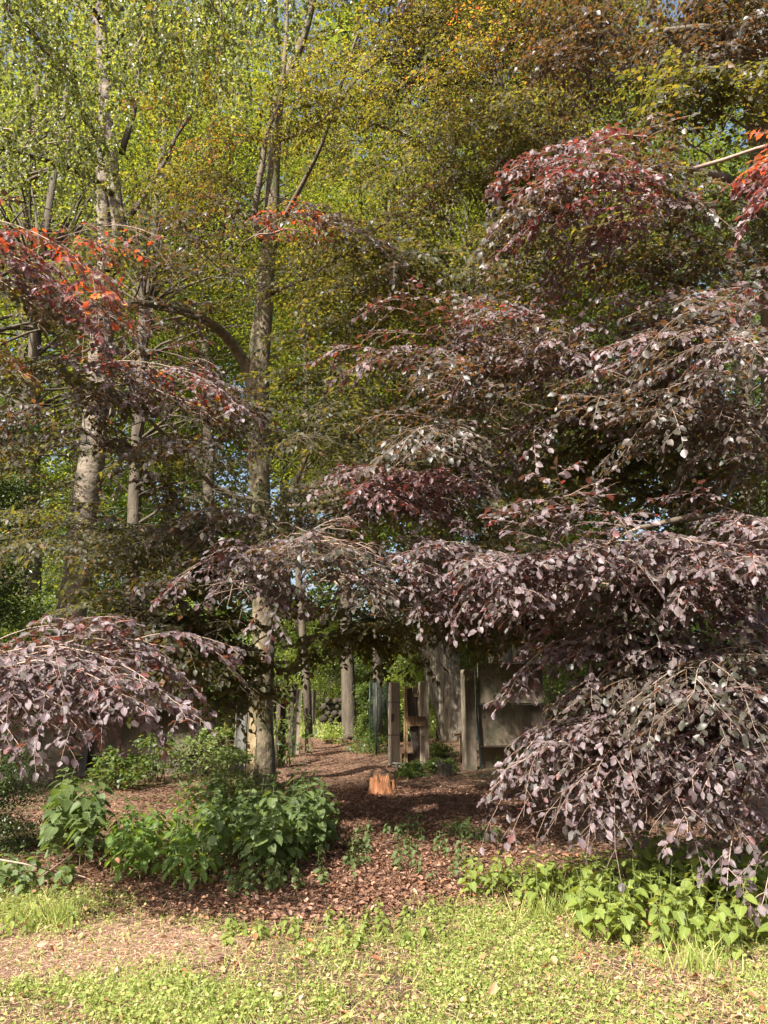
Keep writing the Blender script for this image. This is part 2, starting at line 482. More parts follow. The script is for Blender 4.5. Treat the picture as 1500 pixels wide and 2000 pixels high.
# ------------------------------------------------------------------ ground, path, meadow
def sheet(name, xs, ys, mat, dz=0.0, keep=None):
    X, Y = np.meshgrid(xs, ys)
    Z = gz(X, Y) + dz
    n, m = len(xs), len(ys)
    i = np.arange(m - 1)[:, None] * n + np.arange(n - 1)[None]
    q = np.stack([i, i + 1, i + n + 1, i + n], -1).reshape(-1, 4)
    if keep is not None:
        cx, cy = X.ravel()[q].mean(1), Y.ravel()[q].mean(1)
        q = q[keep(cx, cy)]
    o = mesh_obj(name, np.stack([X, Y, Z], -1).reshape(-1, 3), q.ravel(), np.arange(len(q)) * 4, mat, smooth=True)
    return tag(o, kind='structure')


def ground_mat(name, soil, over, lo, hi):
    m, nt, ns, lk, bs = new_mat(name)
    tc = ns.new("ShaderNodeTexCoord")
    def noise(s, d=8):
        n = ns.new("ShaderNodeTexNoise")
        n.inputs["Scale"].default_value = s
        n.inputs["Detail"].default_value = d
        n.inputs["Roughness"].default_value = .7
        lk.new(tc.outputs["Object"], n.inputs["Vector"])
        return n
    vo = ns.new("ShaderNodeTexVoronoi")
    vo.inputs["Scale"].default_value = 28
    lk.new(tc.outputs["Object"], vo.inputs["Vector"])
    r1 = ramp(ns, soil)
    sp = ns.new("ShaderNodeSeparateXYZ")
    lk.new(vo.outputs["Color"], sp.inputs[0])
    lk.new(sp.outputs[0], r1.inputs[0])
    r2 = ramp(ns, over)
    lk.new(noise(30).outputs[0], r2.inputs[0])
    rm = ramp(ns, [(lo, (0, 0, 0)), (hi, (1, 1, 1))])
    lk.new(noise(1.3).outputs[0], rm.inputs[0])
    mx = ns.new("ShaderNodeMix"); mx.data_type = 'RGBA'
    lk.new(rm.outputs[0], mx.inputs[0]); lk.new(r1.outputs[0], mx.inputs[6]); lk.new(r2.outputs[0], mx.inputs[7])
    lk.new(mx.outputs[2], bs.inputs["Base Color"])
    b = ns.new("ShaderNodeBump")
    b.inputs["Strength"].default_value = .9
    b.inputs["Distance"].default_value = .03
    lk.new(noise(38).outputs[0], b.inputs["Height"])
    lk.new(b.outputs[0], bs.inputs["Normal"])
    bs.inputs["Roughness"].default_value = .9
    bs.inputs["Specular IOR Level"].default_value = .2
    return m


LIT = [(0, (.04, .024, .015)), (.4, (.085, .045, .028)), (.75, (.16, .09, .055)), (1, (.26, .16, .10))]
M['ground'] = ground_mat('woodland floor', LIT, [(.3, (.05, .055, .02)), (.7, (.12, .11, .05))], .5, .66)
M['path'] = ground_mat('trodden leaf litter', LIT, [(.3, (.07, .042, .028)), (.7, (.17, .10, .065))], .35, .7)
M['dirt'] = ground_mat('dry strawy dirt', [(0, (.12, .072, .05)), (.5, (.21, .13, .09)), (1, (.34, .22, .15))], [(.3, (.13, .08, .06)), (.7, (.26, .16, .115))], .35, .65)
M['meadow'] = ground_mat('meadow', [(0, (.10, .15, .03)), (.5, (.16, .21, .05)), (1, (.24, .27, .08))], [(.3, (.10, .16, .03)), (.7, (.22, .25, .07))], .35, .65)

gxs = np.concatenate([np.linspace(-300, -14, 14), np.linspace(-13, 13, 105), np.linspace(14, 300, 14)])
gys = np.concatenate([np.linspace(-60, 1, 8), np.linspace(1.5, 28, 107), np.linspace(30, 500, 20)])
sheet('ground', gxs, gys, M['ground'])
pc = lambda y: np.interp(y, [6, 9, 12, 16, 20, 25, 32], [0.0, .1, -.15, -.9, -1.25, -1.6, -2.6])
pw = lambda y: np.interp(y, [6, 8, 11, 14, 17, 32], [.4, 1.1, 2.4, 1.9, .9, .7])
sheet('path', np.linspace(-5, 4, 90), np.linspace(6, 25, 130), M['path'], .004,
      lambda x, y: np.abs(x - pc(y)) < pw(y) * (.75 + .5 * fbm(x, y, 1.4)))
sheet('dirt_patch', np.linspace(-4.6, -.3, 90), np.linspace(4.0, 7, 70), M['dirt'], .004,
      lambda x, y: ((x + 2.0) / 1.15) ** 2 + ((y - 5.35) / .62) ** 2 < .55 + .9 * fbm(x, y, 2.2, 5))
sheet('meadow', np.linspace(-60, 40, 60), np.linspace(25, 120, 54), M['meadow'], .004)


# ------------------------------------------------------------------ trees
def wob(rng, pts, amp):
    n = len(pts)
    k = rng.normal(0, amp, (max(3, n // 3), 3))
    t = np.linspace(0, len(k) - 1, n)
    w = np.stack([np.interp(t, np.arange(len(k)), k[:, c]) for c in range(3)], 1)
    w[0] = 0
    w[-1] = 0
    return pts + w


def smooth_path(P, n):
    """Catmull-Rom through the points (any columns)"""
    P = np.asarray(P, float)
    Q = np.vstack([2 * P[0] - P[1], P, 2 * P[-1] - P[-2]])
    out = []
    m = len(P) - 1
    for t in np.linspace(0, m - 1e-6, n):
        i = int(t); f = t - i
        a, b, c, d = Q[i], Q[i + 1], Q[i + 2], Q[i + 3]
        out.append(.5 * (2 * b + (c - a) * f + (2 * a - 5 * b + 4 * c - d) * f * f + (3 * b - a - 3 * c + d) * f ** 3))
    return np.array(out)


def photo_path(rows, n):
    """rows of (px, py, distance, width in photo px) -> points and radii"""
    pts, rad = [], []
    for px, py, Y, w in rows:
        p = at(px, py, Y)
        pts.append(p)
        rad.append(w / 2 / FPX * sqrt(Y * Y + (p[2] - CAM_Z) ** 2) * .97)
    q = smooth_path(np.column_stack([pts, rad]), n)
    return q[:, :3], np.maximum(q[:, 3], .004)


def spray(wood, lv, rng, base, tip, rise, leaf, r0=.008, dens=1.0, hang=.25, out=None, span=.5):
    """one flat, drooping beech spray: axis, alternate side twigs, twiglets and leaves"""
    L = np.linalg.norm(tip - base)
    n = 12
    s = np.linspace(0, 1, n)[:, None]
    ax = base + (tip - base) * s + UP * (rise * 4 * s * (1 - s))
    ax = wob(rng, ax, .02 * L)
    wood.tube(ax, np.linspace(r0, .0022, n), 4, False)
    d0 = nrm(tip - base)
    out = d0 if out is None else out
    bias = UP * 1.0 + out * .30 + SUN * .25 + rng.normal(0, .12, 3)

    def leaves_on(p, start, step):
        seg = np.linalg.norm(np.diff(p, axis=0), axis=1)
        cum = np.concatenate([[0], np.cumsum(seg)])
        tot = cum[-1]
        ts = np.arange(start * tot, tot, step)
        ts = np.append(ts, tot)
        k = len(ts)
        pos = np.stack([np.interp(ts, cum, p[:, c]) for c in range(3)], 1)
        tg = nrm(np.stack([np.interp(ts, (cum[1:] + cum[:-1]) / 2, np.diff(p, axis=0)[:, c] / seg) for c in range(3)], 1))
        sd = nrm(np.cross(tg, UP + rng.normal(0, .15, 3)) + 1e-6)
        sg = np.where((np.arange(k) + rng.integers(2)) % 2, 1.0, -1.0)
        sg[-1] *= .15
        a = rng.normal(.85, .2, k)[:, None]
        D = tg * np.cos(a) + sd * (sg[:, None] * np.sin(a)) + rng.normal(0, .16, (k, 3)) - UP * rng.uniform(0, .35, (k, 1))
        N = bias + rng.normal(0, .55, (k, 3))
        ll = leaf * (.5 + .65 * rng.random(k) ** .7)
        lv.add(pos, D, N, ll, ll * rng.uniform(.48, .72, k), rng.uniform(-.12, .42, k))

    step = leaf * .50 / dens
    sp2 = max(.055, .075 * L ** .5) / dens
    k2 = int(L * .93 / sp2)
    sgn = 1 if rng.random() < .5 else -1
    for k in range(k2):
        t = .08 + .92 * (k + rng.uniform(-.3, .3)) / k2
        t = min(max(t, .02), .99)
        f = t * (n - 1); i = int(f); f -= i
        p0 = ax[i] * (1 - f) + ax[i + 1] * f
        tg = nrm(ax[i + 1] - ax[i])
        sgn = -sgn
        sd = nrm(np.cross(tg, UP)) * sgn
        ang = rng.uniform(.55, 1.0)
        l2 = L * span * (1 - .72 * t) * rng.uniform(.6, 1.15) + leaf
        d = nrm(tg * cos(ang) + sd * sin(ang) + UP * rng.normal(-.02, .14))
        hg = rng.random() < hang
        dr = l2 * (rng.uniform(.45, .95) if hg else rng.uniform(.05, .3))
        if hg:
            l2 *= 1.15
        u = np.linspace(0, 1, 7)[:, None]
        p = wob(rng, p0 + d * l2 * u - UP * dr * u ** 2, .03 * l2)
        wood.tube(p, np.linspace(.0032, .0015, 7), 3, False)
        leaves_on(p, .12, step)
        k3 = int(l2 / (leaf * 1.5))
        s3 = 1
        for j in range(k3):
            v = .15 + .75 * (j + rng.random() * .6) / max(k3, 1)
            f = v * 6; i2 = int(f); f -= i2
            q0 = p[i2] * (1 - f) + p[i2 + 1] * f
            t3 = nrm(p[i2 + 1] - p[i2])
            s3 = -s3
            sd3 = nrm(np.cross(t3, UP) + 1e-6) * s3
            l3 = l2 * .42 * (1 - .6 * v) * rng.uniform(.6, 1.2) + leaf * .4
            d3 = nrm(t3 * .75 + sd3 * .7 + UP * rng.normal(-.03, .15))
            w = np.linspace(0, 1, 4)[:, None]
            p3 = q0 + d3 * l3 * w - UP * l3 * rng.uniform(.05, .35) * w ** 2
            wood.tube(p3, (.0016, .0014, .0013, .001), 3, False)
            leaves_on(p3, .25, step)
    leaves_on(ax, .55, step)


class Tree:
    def __init__(s, name, label, cat, base, seed, group=None):
        s.root = thing(name, label, cat, base, group)
        s.o = np.asarray(base, float)
        s.rng = np.random.default_rng(seed)
        s.ap, s.ar = [], []
        s.todo = []

    def stem(s, name, rows, mat, n=30, sides=16, rough=.06, flare=0, attach=True, world=None):
        p, r = photo_path(rows, n) if world is None else world
        if flare:
            r = r * (1 + flare * np.exp(-np.arange(len(r)) * 1.3))
        w = Wood()
        p = wob(s.rng, p, r.mean() * .12)
        w.tube(p, r, sides, True, rough, s.rng)
        if attach:
            s.ap += list(p); s.ar += list(r)
        return w.build(name, mat, s.root, s.o)

    def add(s, c, L, mat, leaf, tpl, d=None, drop=.12, rise=.07, dens=1.0, hang=.25, span=.5, label=None, multi=2):
        c = np.asarray(c, float)
        if d is None:
            h = (c - s.o) * (1, 1, 0)
            d = nrm(h) + np.array([0, -.25, 0]) + s.rng.normal(0, .5, 3) * (1, 1, .4)
        d = nrm(np.asarray(d, float))
        s.todo.append((c - d * L * .5 + UP * drop * L * .35, c + d * L * .5 - UP * drop * L * .65, rise * L, mat, leaf, tpl, dens, hang, span, label, multi))

    def edge(s, a, b, mat, leaf=.075, tpl='beech', rise=.15, **k):
        a, b = at(*a), at(*b)
        L = np.linalg.norm(b - a)
        s.todo.append((a, b, rise * L, mat, leaf, tpl, k.get('dens', 1.0), k.get('hang', .3), k.get('span', .5), k.get('label'), k.get('multi', 2)))

    def cluster(s, px, py, Y, sx, sy, sY, n, mats, L, leaf=.075, tpl='beech3', clear=55, **k):
        for i in range(n):
            q = np.array([2 * ((.5 + .7549 * (i + 1) + s.rng.normal(0, .06)) % 1) - 1, 2 * ((.5 + .5698 * (i + 1) + s.rng.normal(0, .06)) % 1) - 1, s.rng.uniform(-1, 1)])
            while abs(px + q[0] * sx - 510) < min(clear, sx * .6) and s.o[0] < 4 and not 1060 < py < 1160 or (s.o[0] < 4 and 820 < py < 1290 and abs(px + q[0] * sx - 160) < 75):      # the beech keeps its own stem bare
                q = s.rng.uniform(-1, 1, 3)
            mt = mats if isinstance(mats, str) else mats[s.rng.integers(len(mats))]
            s.add(at(px + q[0] * sx, py + q[1] * sy, Y + q[2] * sY), L * s.rng.uniform(.8, 1.25), mt, leaf, tpl, **k)

    def grow(s):
        rng = s.rng
        s.todo.sort(key=lambda t: np.linalg.norm(t[0] - s.o - UP * 3))
        for a, b, rise, mat, leaf, tpl, dens, hang, span, label, multi in s.todo:
            A = np.array(s.ap); R = np.array(s.ar)
            v = a - A
            dist = np.linalg.norm(v, axis=1)
            cost = dist + .8 * np.maximum(0, A[:, 2] - a[2] - .6) + .9 * np.maximum(0, a[2] - A[:, 2] - .8 * dist) + (R < .006) * .5
            # prefer joints that lie behind the spray's own direction
            dd = nrm(b - a)
            cost = cost - .25 * (v @ dd)
            k = int(np.argmin(cost))
            p0, r0 = A[k], min(R[k] * .7, .012 + .006 * dist[k])
            w, lv = Wood(), Leaves()
            r1 = .009
            if dist[k] > .05:
                m = max(5, int(dist[k] / .35))
                t = np.linspace(0, 1, m)[:, None]
                e = a - dd * 0.0
                bow = UP * (.10 * dist[k]) * (4 * t * (1 - t))
                p = p0 + (e - p0) * t + bow
                p = wob(rng, p, .035 * dist[k])
                r = np.linspace(max(r0, r1), r1, m)
                w.tube(p, r, 6, True)
                s.ap += list(p[1:]); s.ar += list(r[1:])
            st = at_axis = a + (b - a) * np.linspace(.1, .6, 4)[:, None] + UP * rise * .7
            s.ap += list(st); s.ar += [.0055] * 4
            spray(w, lv, rng, a, b, rise, leaf, r1, dens, hang, None, span)
            L = np.linalg.norm(b - a)
            for j in range(multi):
                t0 = rng.uniform(.0, .45)
                sg = 1 if j % 2 else -1
                q0 = a + (b - a) * t0 + UP * rise * 4 * t0 * (1 - t0)
                sdv = nrm(np.cross(dd, UP))
                d2 = nrm(dd + sdv * sg * rng.uniform(.35, 1.1) + UP * rng.uniform(-.6, .6))
                spray(w, lv, rng, q0, q0 + d2 * L * rng.uniform(.45, .95), rise * .8, leaf, r1 * .7, dens, hang, None, span)
            br = w.build('branch', M['twig'] if tpl == 'beech' else M['bark_limb'], s.root, s.o)
            fo = lv.build('foliage', M[mat], tpl, br, s.o, uv=(tpl == 'beech'))
            if label:
                br['label'] = label


def leaf_cloud(lv, rng, centres, radii, per, leaf, flat=.35, aspect=.62, droop=.2):
    """loose layered clumps of leaves round the given centres"""
    for c, r in zip(centres, radii):
        k = max(6, int(per * rng.uniform(.6, 1.3)))
        q = rng.normal(0, .5, (k, 3)) * (r, r, r * flat)
        q[:, 2] -= (q[:, 0] ** 2 + q[:, 1] ** 2) * .12 / r
        D = rng.normal(0, 1, (k, 3)) * (1, 1, .4) - UP * droop
        N = UP + rng.normal(0, .45, (k, 3)) + nrm(q) * .2
        ll = leaf * rng.uniform(.65, 1.2, k)
        lv.add(c + q, D, N, ll, ll * aspect, .2)


def wood_tree(name, label, cat, rows, top, crown, leafm, barkm, seed, nclump=60, per=120, leaf=.12, group=None, lo=None, sides=9, stems=None):
    nclump, per = int(nclump * 1.9), int(per * 1.6)
    """a woodland tree: trunk seen at rows, crown = (centre offset xyz from the base, radii)"""
    rng = np.random.default_rng(seed)
    p, r = photo_path(rows, 16) if not isinstance(rows, tuple) else rows
    base = p[0].copy()
    base[2] = 0
    root = thing(name, label, cat, base, group)
    p = np.vstack([p, p[-1] + (np.array([rng.normal(0, .4), rng.normal(0, .4), max(.5, top - p[-1][2])]))])
    r = np.append(r, r[-1] * .35)
    w = Wood()
    w.tube(wob(rng, p, r.mean() * .2), r, sides, True, .12, rng)
    w.build('trunk', barkm, root, base)
    co, cr = crown
    u = nrm(rng.normal(0, 1, (nclump, 3)))
    rad = rng.uniform(.35, 1, (nclump, 1)) ** .6
    C = base + np.asarray(co) + u * rad * np.asarray(cr)
    lv, bw = Leaves(), Wood()
    rr = rng.uniform(.7, 1.35, nclump) * np.mean(cr) * .30
    leaf_cloud(lv, rng, C, rr, per, leaf)
    for c in C[::2]:
        i = int(np.argmin(np.abs(p[:, 2] - (c[2] - .35 * np.linalg.norm((c - p[len(p) // 2])[:2])))))
        t = np.linspace(0, 1, 7)[:, None]
        a = p[i]
        L = np.linalg.norm(c - a)
        q = wob(rng, a + (c - a) * t + UP * L * .08 * 4 * t * (1 - t), L * .03)
        bw.tube(q, np.linspace(min(r[i] * .5, .012 * L + .01), .008, 7), 5, False)
    bw.build('limb', barkm, root, base)
    lv.build('crown', leafm, 'far', root, base)
    return root


# ---- the beech whose grey trunk stands at the left of the path
A = Tree('copper_beech', 'copper beech with grey trunk, bark missing at its foot, behind the dark nettle clump', 'tree', on_ground(510, 1535), 11)
yA = A.o[1]
A.stem('trunk', [(510, 1548, yA, 66), (510, 1520, yA, 57), (510, 1440, yA, 50), (514, 1300, yA, 45), (512, 1150, yA, 43), (509, 1000, yA, 41), (508, 850, yA, 42), (508, 740, yA, 46), (512, 640, yA, 38),
                 (518, 540, yA, 33), (528, 430, yA, 28), (534, 330, yA, 26), (538, 250, yA, 22), (552, 170, yA, 18), (585, 90, yA, 14), (610, 0, yA, 12), (640, -160, yA, 7)], M['bark_beech'], 60, 22, .035, .25)
for rows, n in (([(498, 780, yA, 26), (482, 720, yA - .1, 25), (440, 655, yA - .6, 20), (370, 612, yA - 1.8, 17), (270, 592, yA - 3.6, 17), (150, 600, 8.3, 18), (20, 560, 6.8, 16), (-130, 480, 5.9, 14), (-260, 700, 5.4, 14), (-330, 1100, 5.7, 12), (-330, 1290, 5.7, 9)], 40),
                ([(512, 470, yA - .05, 13), (497, 420, yA - .2, 12), (512, 320, yA - .3, 11), (520, 260, yA - .3, 10), (545, 190, yA - .2, 9), (560, 60, yA, 7), (560, -60, yA, 4)], 20),
                ([(540, 275, yA, 9), (600, 255, yA - .4, 8), (650, 215, yA - .8, 7), (700, 150, yA - 1.2, 6), (770, 100, yA - 1.6, 4)], 16),
                ([(530, 470, yA, 10), (580, 380, yA - .5, 9), (625, 290, yA - 1, 7), (655, 200, yA - 1.4, 6), (700, 60, yA - 1.8, 4)], 18),
                ([(522, 570, yA, 12), (560, 560, yA - .5, 10), (620, 530, yA - 1.4, 8), (690, 480, yA - 2.6, 7), (760, 430, yA - 4, 5)], 18),
                ([(515, 1040, yA, 13), (540, 1030, yA - .2, 13), (575, 950, yA - .3, 12), (620, 830, yA - .6, 9), (650, 700, yA - 1, 6)], 18),
                ([(505, 980, yA, 11), (430, 960, yA - .6, 10), (350, 880, yA - 1.6, 9), (270, 800, yA - 3.0, 8), (200, 740, yA - 4.5, 6)], 20),
                ([(512, 1130, yA, 12), (480, 1060, yA - 1.5, 11), (520, 1000, yA - 3.2, 10), (640, 980, yA - 4.8, 8), (700, 960, yA - 6, 6)], 20),
                ([(512, 1270, yA, 12), (420, 1255, yA - 1.2, 11), (330, 1240, yA - 2.6, 9), (230, 1190, yA - 4.2, 7)], 18)):
    A.stem('limb', rows, M['bark_beech'] if n > 30 else M['bark_limb'], n, 9, .05)
# stripped bark at the foot
tp, trr = photo_path([(510, 1548, yA, 66), (510, 1520, yA, 57), (510, 1440, yA, 50), (514, 1300, yA, 45)], 40)
zz = np.linspace(.12, 1.15, 60)
aa = np.linspace(radians(185), radians(285), 50)
Zg, Ag = np.meshgrid(zz, aa, indexing='ij')
rr_ = np.interp(Zg, tp[:, 2], trr) * 1.045 * (1 + .006 * vnoise(Ag * 9, Zg * 14))
vv = np.stack([np.interp(Zg, tp[:, 2], tp[:, 0]) + rr_ * np.cos(Ag), np.interp(Zg, tp[:, 2], tp[:, 1]) + rr_ * np.sin(Ag), Zg], -1)
i_ = np.arange(59)[:, None] * 50 + np.arange(49)[None]
qq = np.stack([i_, i_ + 1, i_ + 51, i_ + 50], -1).reshape(-1, 4)
ca, cz = Ag.ravel()[qq].mean(1), Zg.ravel()[qq].mean(1)
kp = ((ca - 4.05) / .62) ** 2 + ((cz - .66) / .48) ** 2 < .1 + 1.0 * fbm(ca, cz, 4.5, 2)
qq = qq[kp]
mesh_obj('bare_wood', vv.reshape(-1, 3), qq.ravel(), np.arange(len(qq)) * 4, M['bare'], A.root, A.o, True)['label'] = 'pale bare wood where bark is gone'
# low branches on the left, close to the camera
for a, b, m in (((-250, 1320, 5.7), (170, 1440, 5.2), 'purple'), ((-110, 1335, 5.8), (400, 1410, 5.3), 'purple'), ((20, 1335, 6.1), (330, 1385, 5.5), 'purple'),
                ((-220, 1335, 5.5), (40, 1460, 5.1), 'purple'), ((-160, 1340, 6.0), (260, 1370, 5.5), 'purple'), ((-60, 1335, 5.6), (280, 1390, 5.2), 'purple'),
                ((-140, 445, 6.0), (250, 600, 5.5), 'red'), ((-180, 500, 6.3), (190, 640, 5.8), 'wine'), ((-120, 540, 6.6), (150, 680, 6.1), 'bronze'), ((-120, 600, 6.7), (280, 650, 6.2), 'plum'), ((-140, 680, 6.6), (60, 740, 6.1), 'amber'),
                ((60, 490, 7.6), (330, 470, 7.0), 'red'), ((120, 740, 7.6), (470, 800, 6.8), 'purple'), ((140, 760, 7.6), (430, 830, 7.0), 'plum'), ((200, 760, 7.6), (420, 765, 7.0), 'red'),
                ((480, 470, 9), (640, 425, 8.2), 'red'), ((580, 450, 9), (790, 520, 7.8), 'plum')):
    A.edge(a, b, m, hang=.22 if a[1] > 1200 else .3, leaf=.068, dens=.72, multi=1 if a[1] > 1200 else int(m == 'purple'))
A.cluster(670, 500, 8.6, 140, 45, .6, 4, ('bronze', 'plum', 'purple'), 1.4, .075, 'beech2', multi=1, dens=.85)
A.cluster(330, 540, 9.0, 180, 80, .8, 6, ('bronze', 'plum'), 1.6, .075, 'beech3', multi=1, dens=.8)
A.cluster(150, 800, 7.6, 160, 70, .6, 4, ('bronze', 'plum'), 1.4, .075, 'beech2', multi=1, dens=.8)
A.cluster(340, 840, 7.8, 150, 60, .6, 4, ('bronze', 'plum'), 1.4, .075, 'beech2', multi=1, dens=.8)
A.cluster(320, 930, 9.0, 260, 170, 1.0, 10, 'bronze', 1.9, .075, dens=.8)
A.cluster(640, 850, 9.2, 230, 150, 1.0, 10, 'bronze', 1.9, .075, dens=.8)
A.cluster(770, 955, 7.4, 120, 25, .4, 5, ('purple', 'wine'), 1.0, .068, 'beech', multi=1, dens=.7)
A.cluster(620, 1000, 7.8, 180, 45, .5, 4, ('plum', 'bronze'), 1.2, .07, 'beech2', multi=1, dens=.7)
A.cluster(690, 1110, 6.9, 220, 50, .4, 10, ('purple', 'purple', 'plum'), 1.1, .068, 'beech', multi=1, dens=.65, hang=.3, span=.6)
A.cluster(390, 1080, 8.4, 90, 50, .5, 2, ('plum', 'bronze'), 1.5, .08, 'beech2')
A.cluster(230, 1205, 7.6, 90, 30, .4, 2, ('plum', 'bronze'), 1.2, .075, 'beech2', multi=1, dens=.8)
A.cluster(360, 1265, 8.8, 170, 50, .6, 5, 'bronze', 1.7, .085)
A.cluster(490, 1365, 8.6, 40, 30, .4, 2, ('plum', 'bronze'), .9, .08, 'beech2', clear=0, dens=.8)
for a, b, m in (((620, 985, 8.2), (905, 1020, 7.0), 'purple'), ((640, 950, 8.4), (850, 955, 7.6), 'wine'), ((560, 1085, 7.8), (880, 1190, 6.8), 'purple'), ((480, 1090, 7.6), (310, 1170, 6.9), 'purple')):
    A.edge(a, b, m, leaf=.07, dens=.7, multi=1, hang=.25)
A.grow()

# ---- the slender copper beech right of the centre
B = Tree('copper_beech', 'slender copper beech with dark trunk and olive bronze leaves rising behind the concrete wall', 'tree', (3.0, 16.6, 0), 23)
B.stem('trunk', [(1022, 1500, 16.6, 30), (1018, 1250, 16.4, 29), (1018, 1050, 16.2, 28), (1015, 900, 16, 27), (1008, 760, 16, 27), (1000, 600, 16, 26), (988, 430, 16, 25), (980, 280, 16, 24), (968, 150, 16, 22), (945, 20, 16, 18), (930, -200, 16, 10)], M['bark_dark'], 44, 14, .06, .2)
for rows in ([(1008, 720, 16, 10), (960, 640, 15, 9), (900, 560, 13, 8), (860, 500, 11.5, 6)], [(985, 380, 16, 10), (900, 330, 14.5, 9), (800, 270, 13, 8), (700, 230, 12, 6)],
             [(975, 220, 16, 9), (1050, 150, 14, 9), (1120, 90, 12, 7)], [(1000, 600, 16, 9), (1080, 520, 14, 8), (1150, 450, 12, 7)], [(1016, 950, 16, 9), (940, 900, 14.5, 8), (860, 860, 13, 7), (800, 820, 11.5, 5)],
             [(1018, 1150, 16, 9), (960, 1150, 14, 9), (900, 1180, 12, 8), (850, 1200, 10.5, 6)], [(965, 140, 16, 9), (860, 60, 14, 8), (760, 30, 12.5, 6)]):
    B.stem('limb', rows, M['bark_dark'], 16, 7, .05)
B.cluster(720, 280, 12.5, 380, 290, 2.2, 28, ('gold', 'gold', 'gold', 'amber'), 2.2, .07, dens=.8)
B.cluster(1040, 130, 11.5, 270, 150, 1.4, 13, ('plum', 'bronze', 'plum', 'gold'), 2.3, .08, dens=.85)
B.cluster(650, 200, 11.5, 70, 90, .5, 2, ('amber', 'gold'), 1.4, .08, dens=.8)
B.cluster(430, 190, 12.5, 170, 110, .6, 4, ('amber', 'gold'), 1.6, .075, dens=.7)
B.cluster(1080, 400, 10.8, 300, 170, 1.2, 13, ('bronze', 'bronze', 'plum'), 2.1, .08, dens=.8)
B.cluster(860, 560, 10.8, 240, 120, 1.2, 10, ('bronze', 'gold'), 2.0, .08, dens=.8)
B.cluster(860, 760, 10.8, 220, 120, 1.2, 9, ('bronze', 'gold'), 2.0, .08, dens=.8)
B.cluster(930, 960, 10.2, 220, 120, 1.2, 10, 'bronze', 2.0, .08, dens=.85)
B.cluster(830, 1190, 9.6, 190, 60, .9, 9, 'bronze', 1.8, .085)
B.cluster(1000, 1180, 9.6, 100, 90, .9, 5, 'bronze', 1.8, .085)
B.grow()

# ---- the copper beech close by on the right
Cc = Tree('copper_beech', 'big copper beech close by on the right whose purple branches sweep down to the nettles', 'tree', (4.75, 8.3, 0), 31)
Cc.stem('trunk', [(1560, 1680, 8.3, 90), (1545, 1200, 8.3, 70), (1528, 800, 8.3, 62), (1505, 400, 8.3, 58), (1470, 60, 8.3, 54), (1445, -140, 8.3, 44)], M['bark_beech'], 40, 18, .04, .2)
for rows in ([(1530, 900, 8.3, 22), (1450, 820, 7.4, 20), (1330, 740, 6.6, 15), (1200, 660, 6.3, 10)], [(1545, 1150, 8.3, 22), (1480, 1060, 6.6, 22), (1380, 1010, 6, 15), (1250, 1030, 5.8, 9)],
             [(1545, 1250, 8.3, 20), (1500, 1300, 6, 22), (1420, 1340, 5.8, 14), (1330, 1420, 5.6, 9), (1230, 1470, 5.5, 6)], [(1510, 450, 8.3, 20), (1440, 360, 7.2, 18), (1330, 330, 6.4, 13), (1220, 330, 6.0, 8)],
             [(1475, 110, 8.3, 20), (1400, 60, 7.2, 15), (1300, 60, 6.6, 10)], [(1550, 1300, 8.3, 18), (1560, 1400, 6.4, 18), (1480, 1470, 5.6, 13), (1452, 1570, 5.6, 6)],
             [(1540, 1100, 8.3, 16), (1420, 1080, 7.6, 14), (1300, 1100, 7, 12), (1240, 1240, 6.6, 10)]):
    Cc.stem('limb', rows, M['bark_limb'], 20, 8, .05)
k = dict(hang=.3, dens=.62, span=.62)
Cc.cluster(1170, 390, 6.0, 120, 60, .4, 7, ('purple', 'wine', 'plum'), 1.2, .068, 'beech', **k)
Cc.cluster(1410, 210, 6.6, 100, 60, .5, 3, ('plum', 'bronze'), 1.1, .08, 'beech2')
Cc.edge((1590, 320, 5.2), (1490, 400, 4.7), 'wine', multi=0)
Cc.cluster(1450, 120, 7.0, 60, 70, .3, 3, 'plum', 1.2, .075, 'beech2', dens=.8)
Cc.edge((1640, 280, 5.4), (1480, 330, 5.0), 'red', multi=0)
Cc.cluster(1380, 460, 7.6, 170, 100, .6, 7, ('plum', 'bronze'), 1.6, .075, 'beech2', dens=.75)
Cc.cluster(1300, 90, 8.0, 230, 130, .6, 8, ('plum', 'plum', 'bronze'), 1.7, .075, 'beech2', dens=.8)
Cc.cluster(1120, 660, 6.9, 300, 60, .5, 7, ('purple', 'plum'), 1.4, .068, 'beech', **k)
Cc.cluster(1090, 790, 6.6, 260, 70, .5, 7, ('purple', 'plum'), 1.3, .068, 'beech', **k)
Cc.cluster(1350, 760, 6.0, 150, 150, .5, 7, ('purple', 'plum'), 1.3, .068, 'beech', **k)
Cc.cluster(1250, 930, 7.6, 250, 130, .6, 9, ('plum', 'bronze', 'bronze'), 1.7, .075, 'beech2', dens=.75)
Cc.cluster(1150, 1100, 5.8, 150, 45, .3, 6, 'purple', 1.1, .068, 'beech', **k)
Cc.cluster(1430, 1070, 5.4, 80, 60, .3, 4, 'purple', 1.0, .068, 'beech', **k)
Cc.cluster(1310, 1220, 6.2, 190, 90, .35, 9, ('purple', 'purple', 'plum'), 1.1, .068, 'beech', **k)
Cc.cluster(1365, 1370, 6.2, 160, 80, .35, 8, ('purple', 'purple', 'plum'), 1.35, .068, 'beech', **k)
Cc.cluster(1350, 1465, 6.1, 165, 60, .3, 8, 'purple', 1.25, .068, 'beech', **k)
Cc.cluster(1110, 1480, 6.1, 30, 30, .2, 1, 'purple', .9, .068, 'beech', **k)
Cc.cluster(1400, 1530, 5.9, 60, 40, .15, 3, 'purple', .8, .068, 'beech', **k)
Cc.cluster(950, 1195, 7.2, 80, 60, .4, 3, ('purple', 'plum'), 1.0, .068, 'beech', **k)
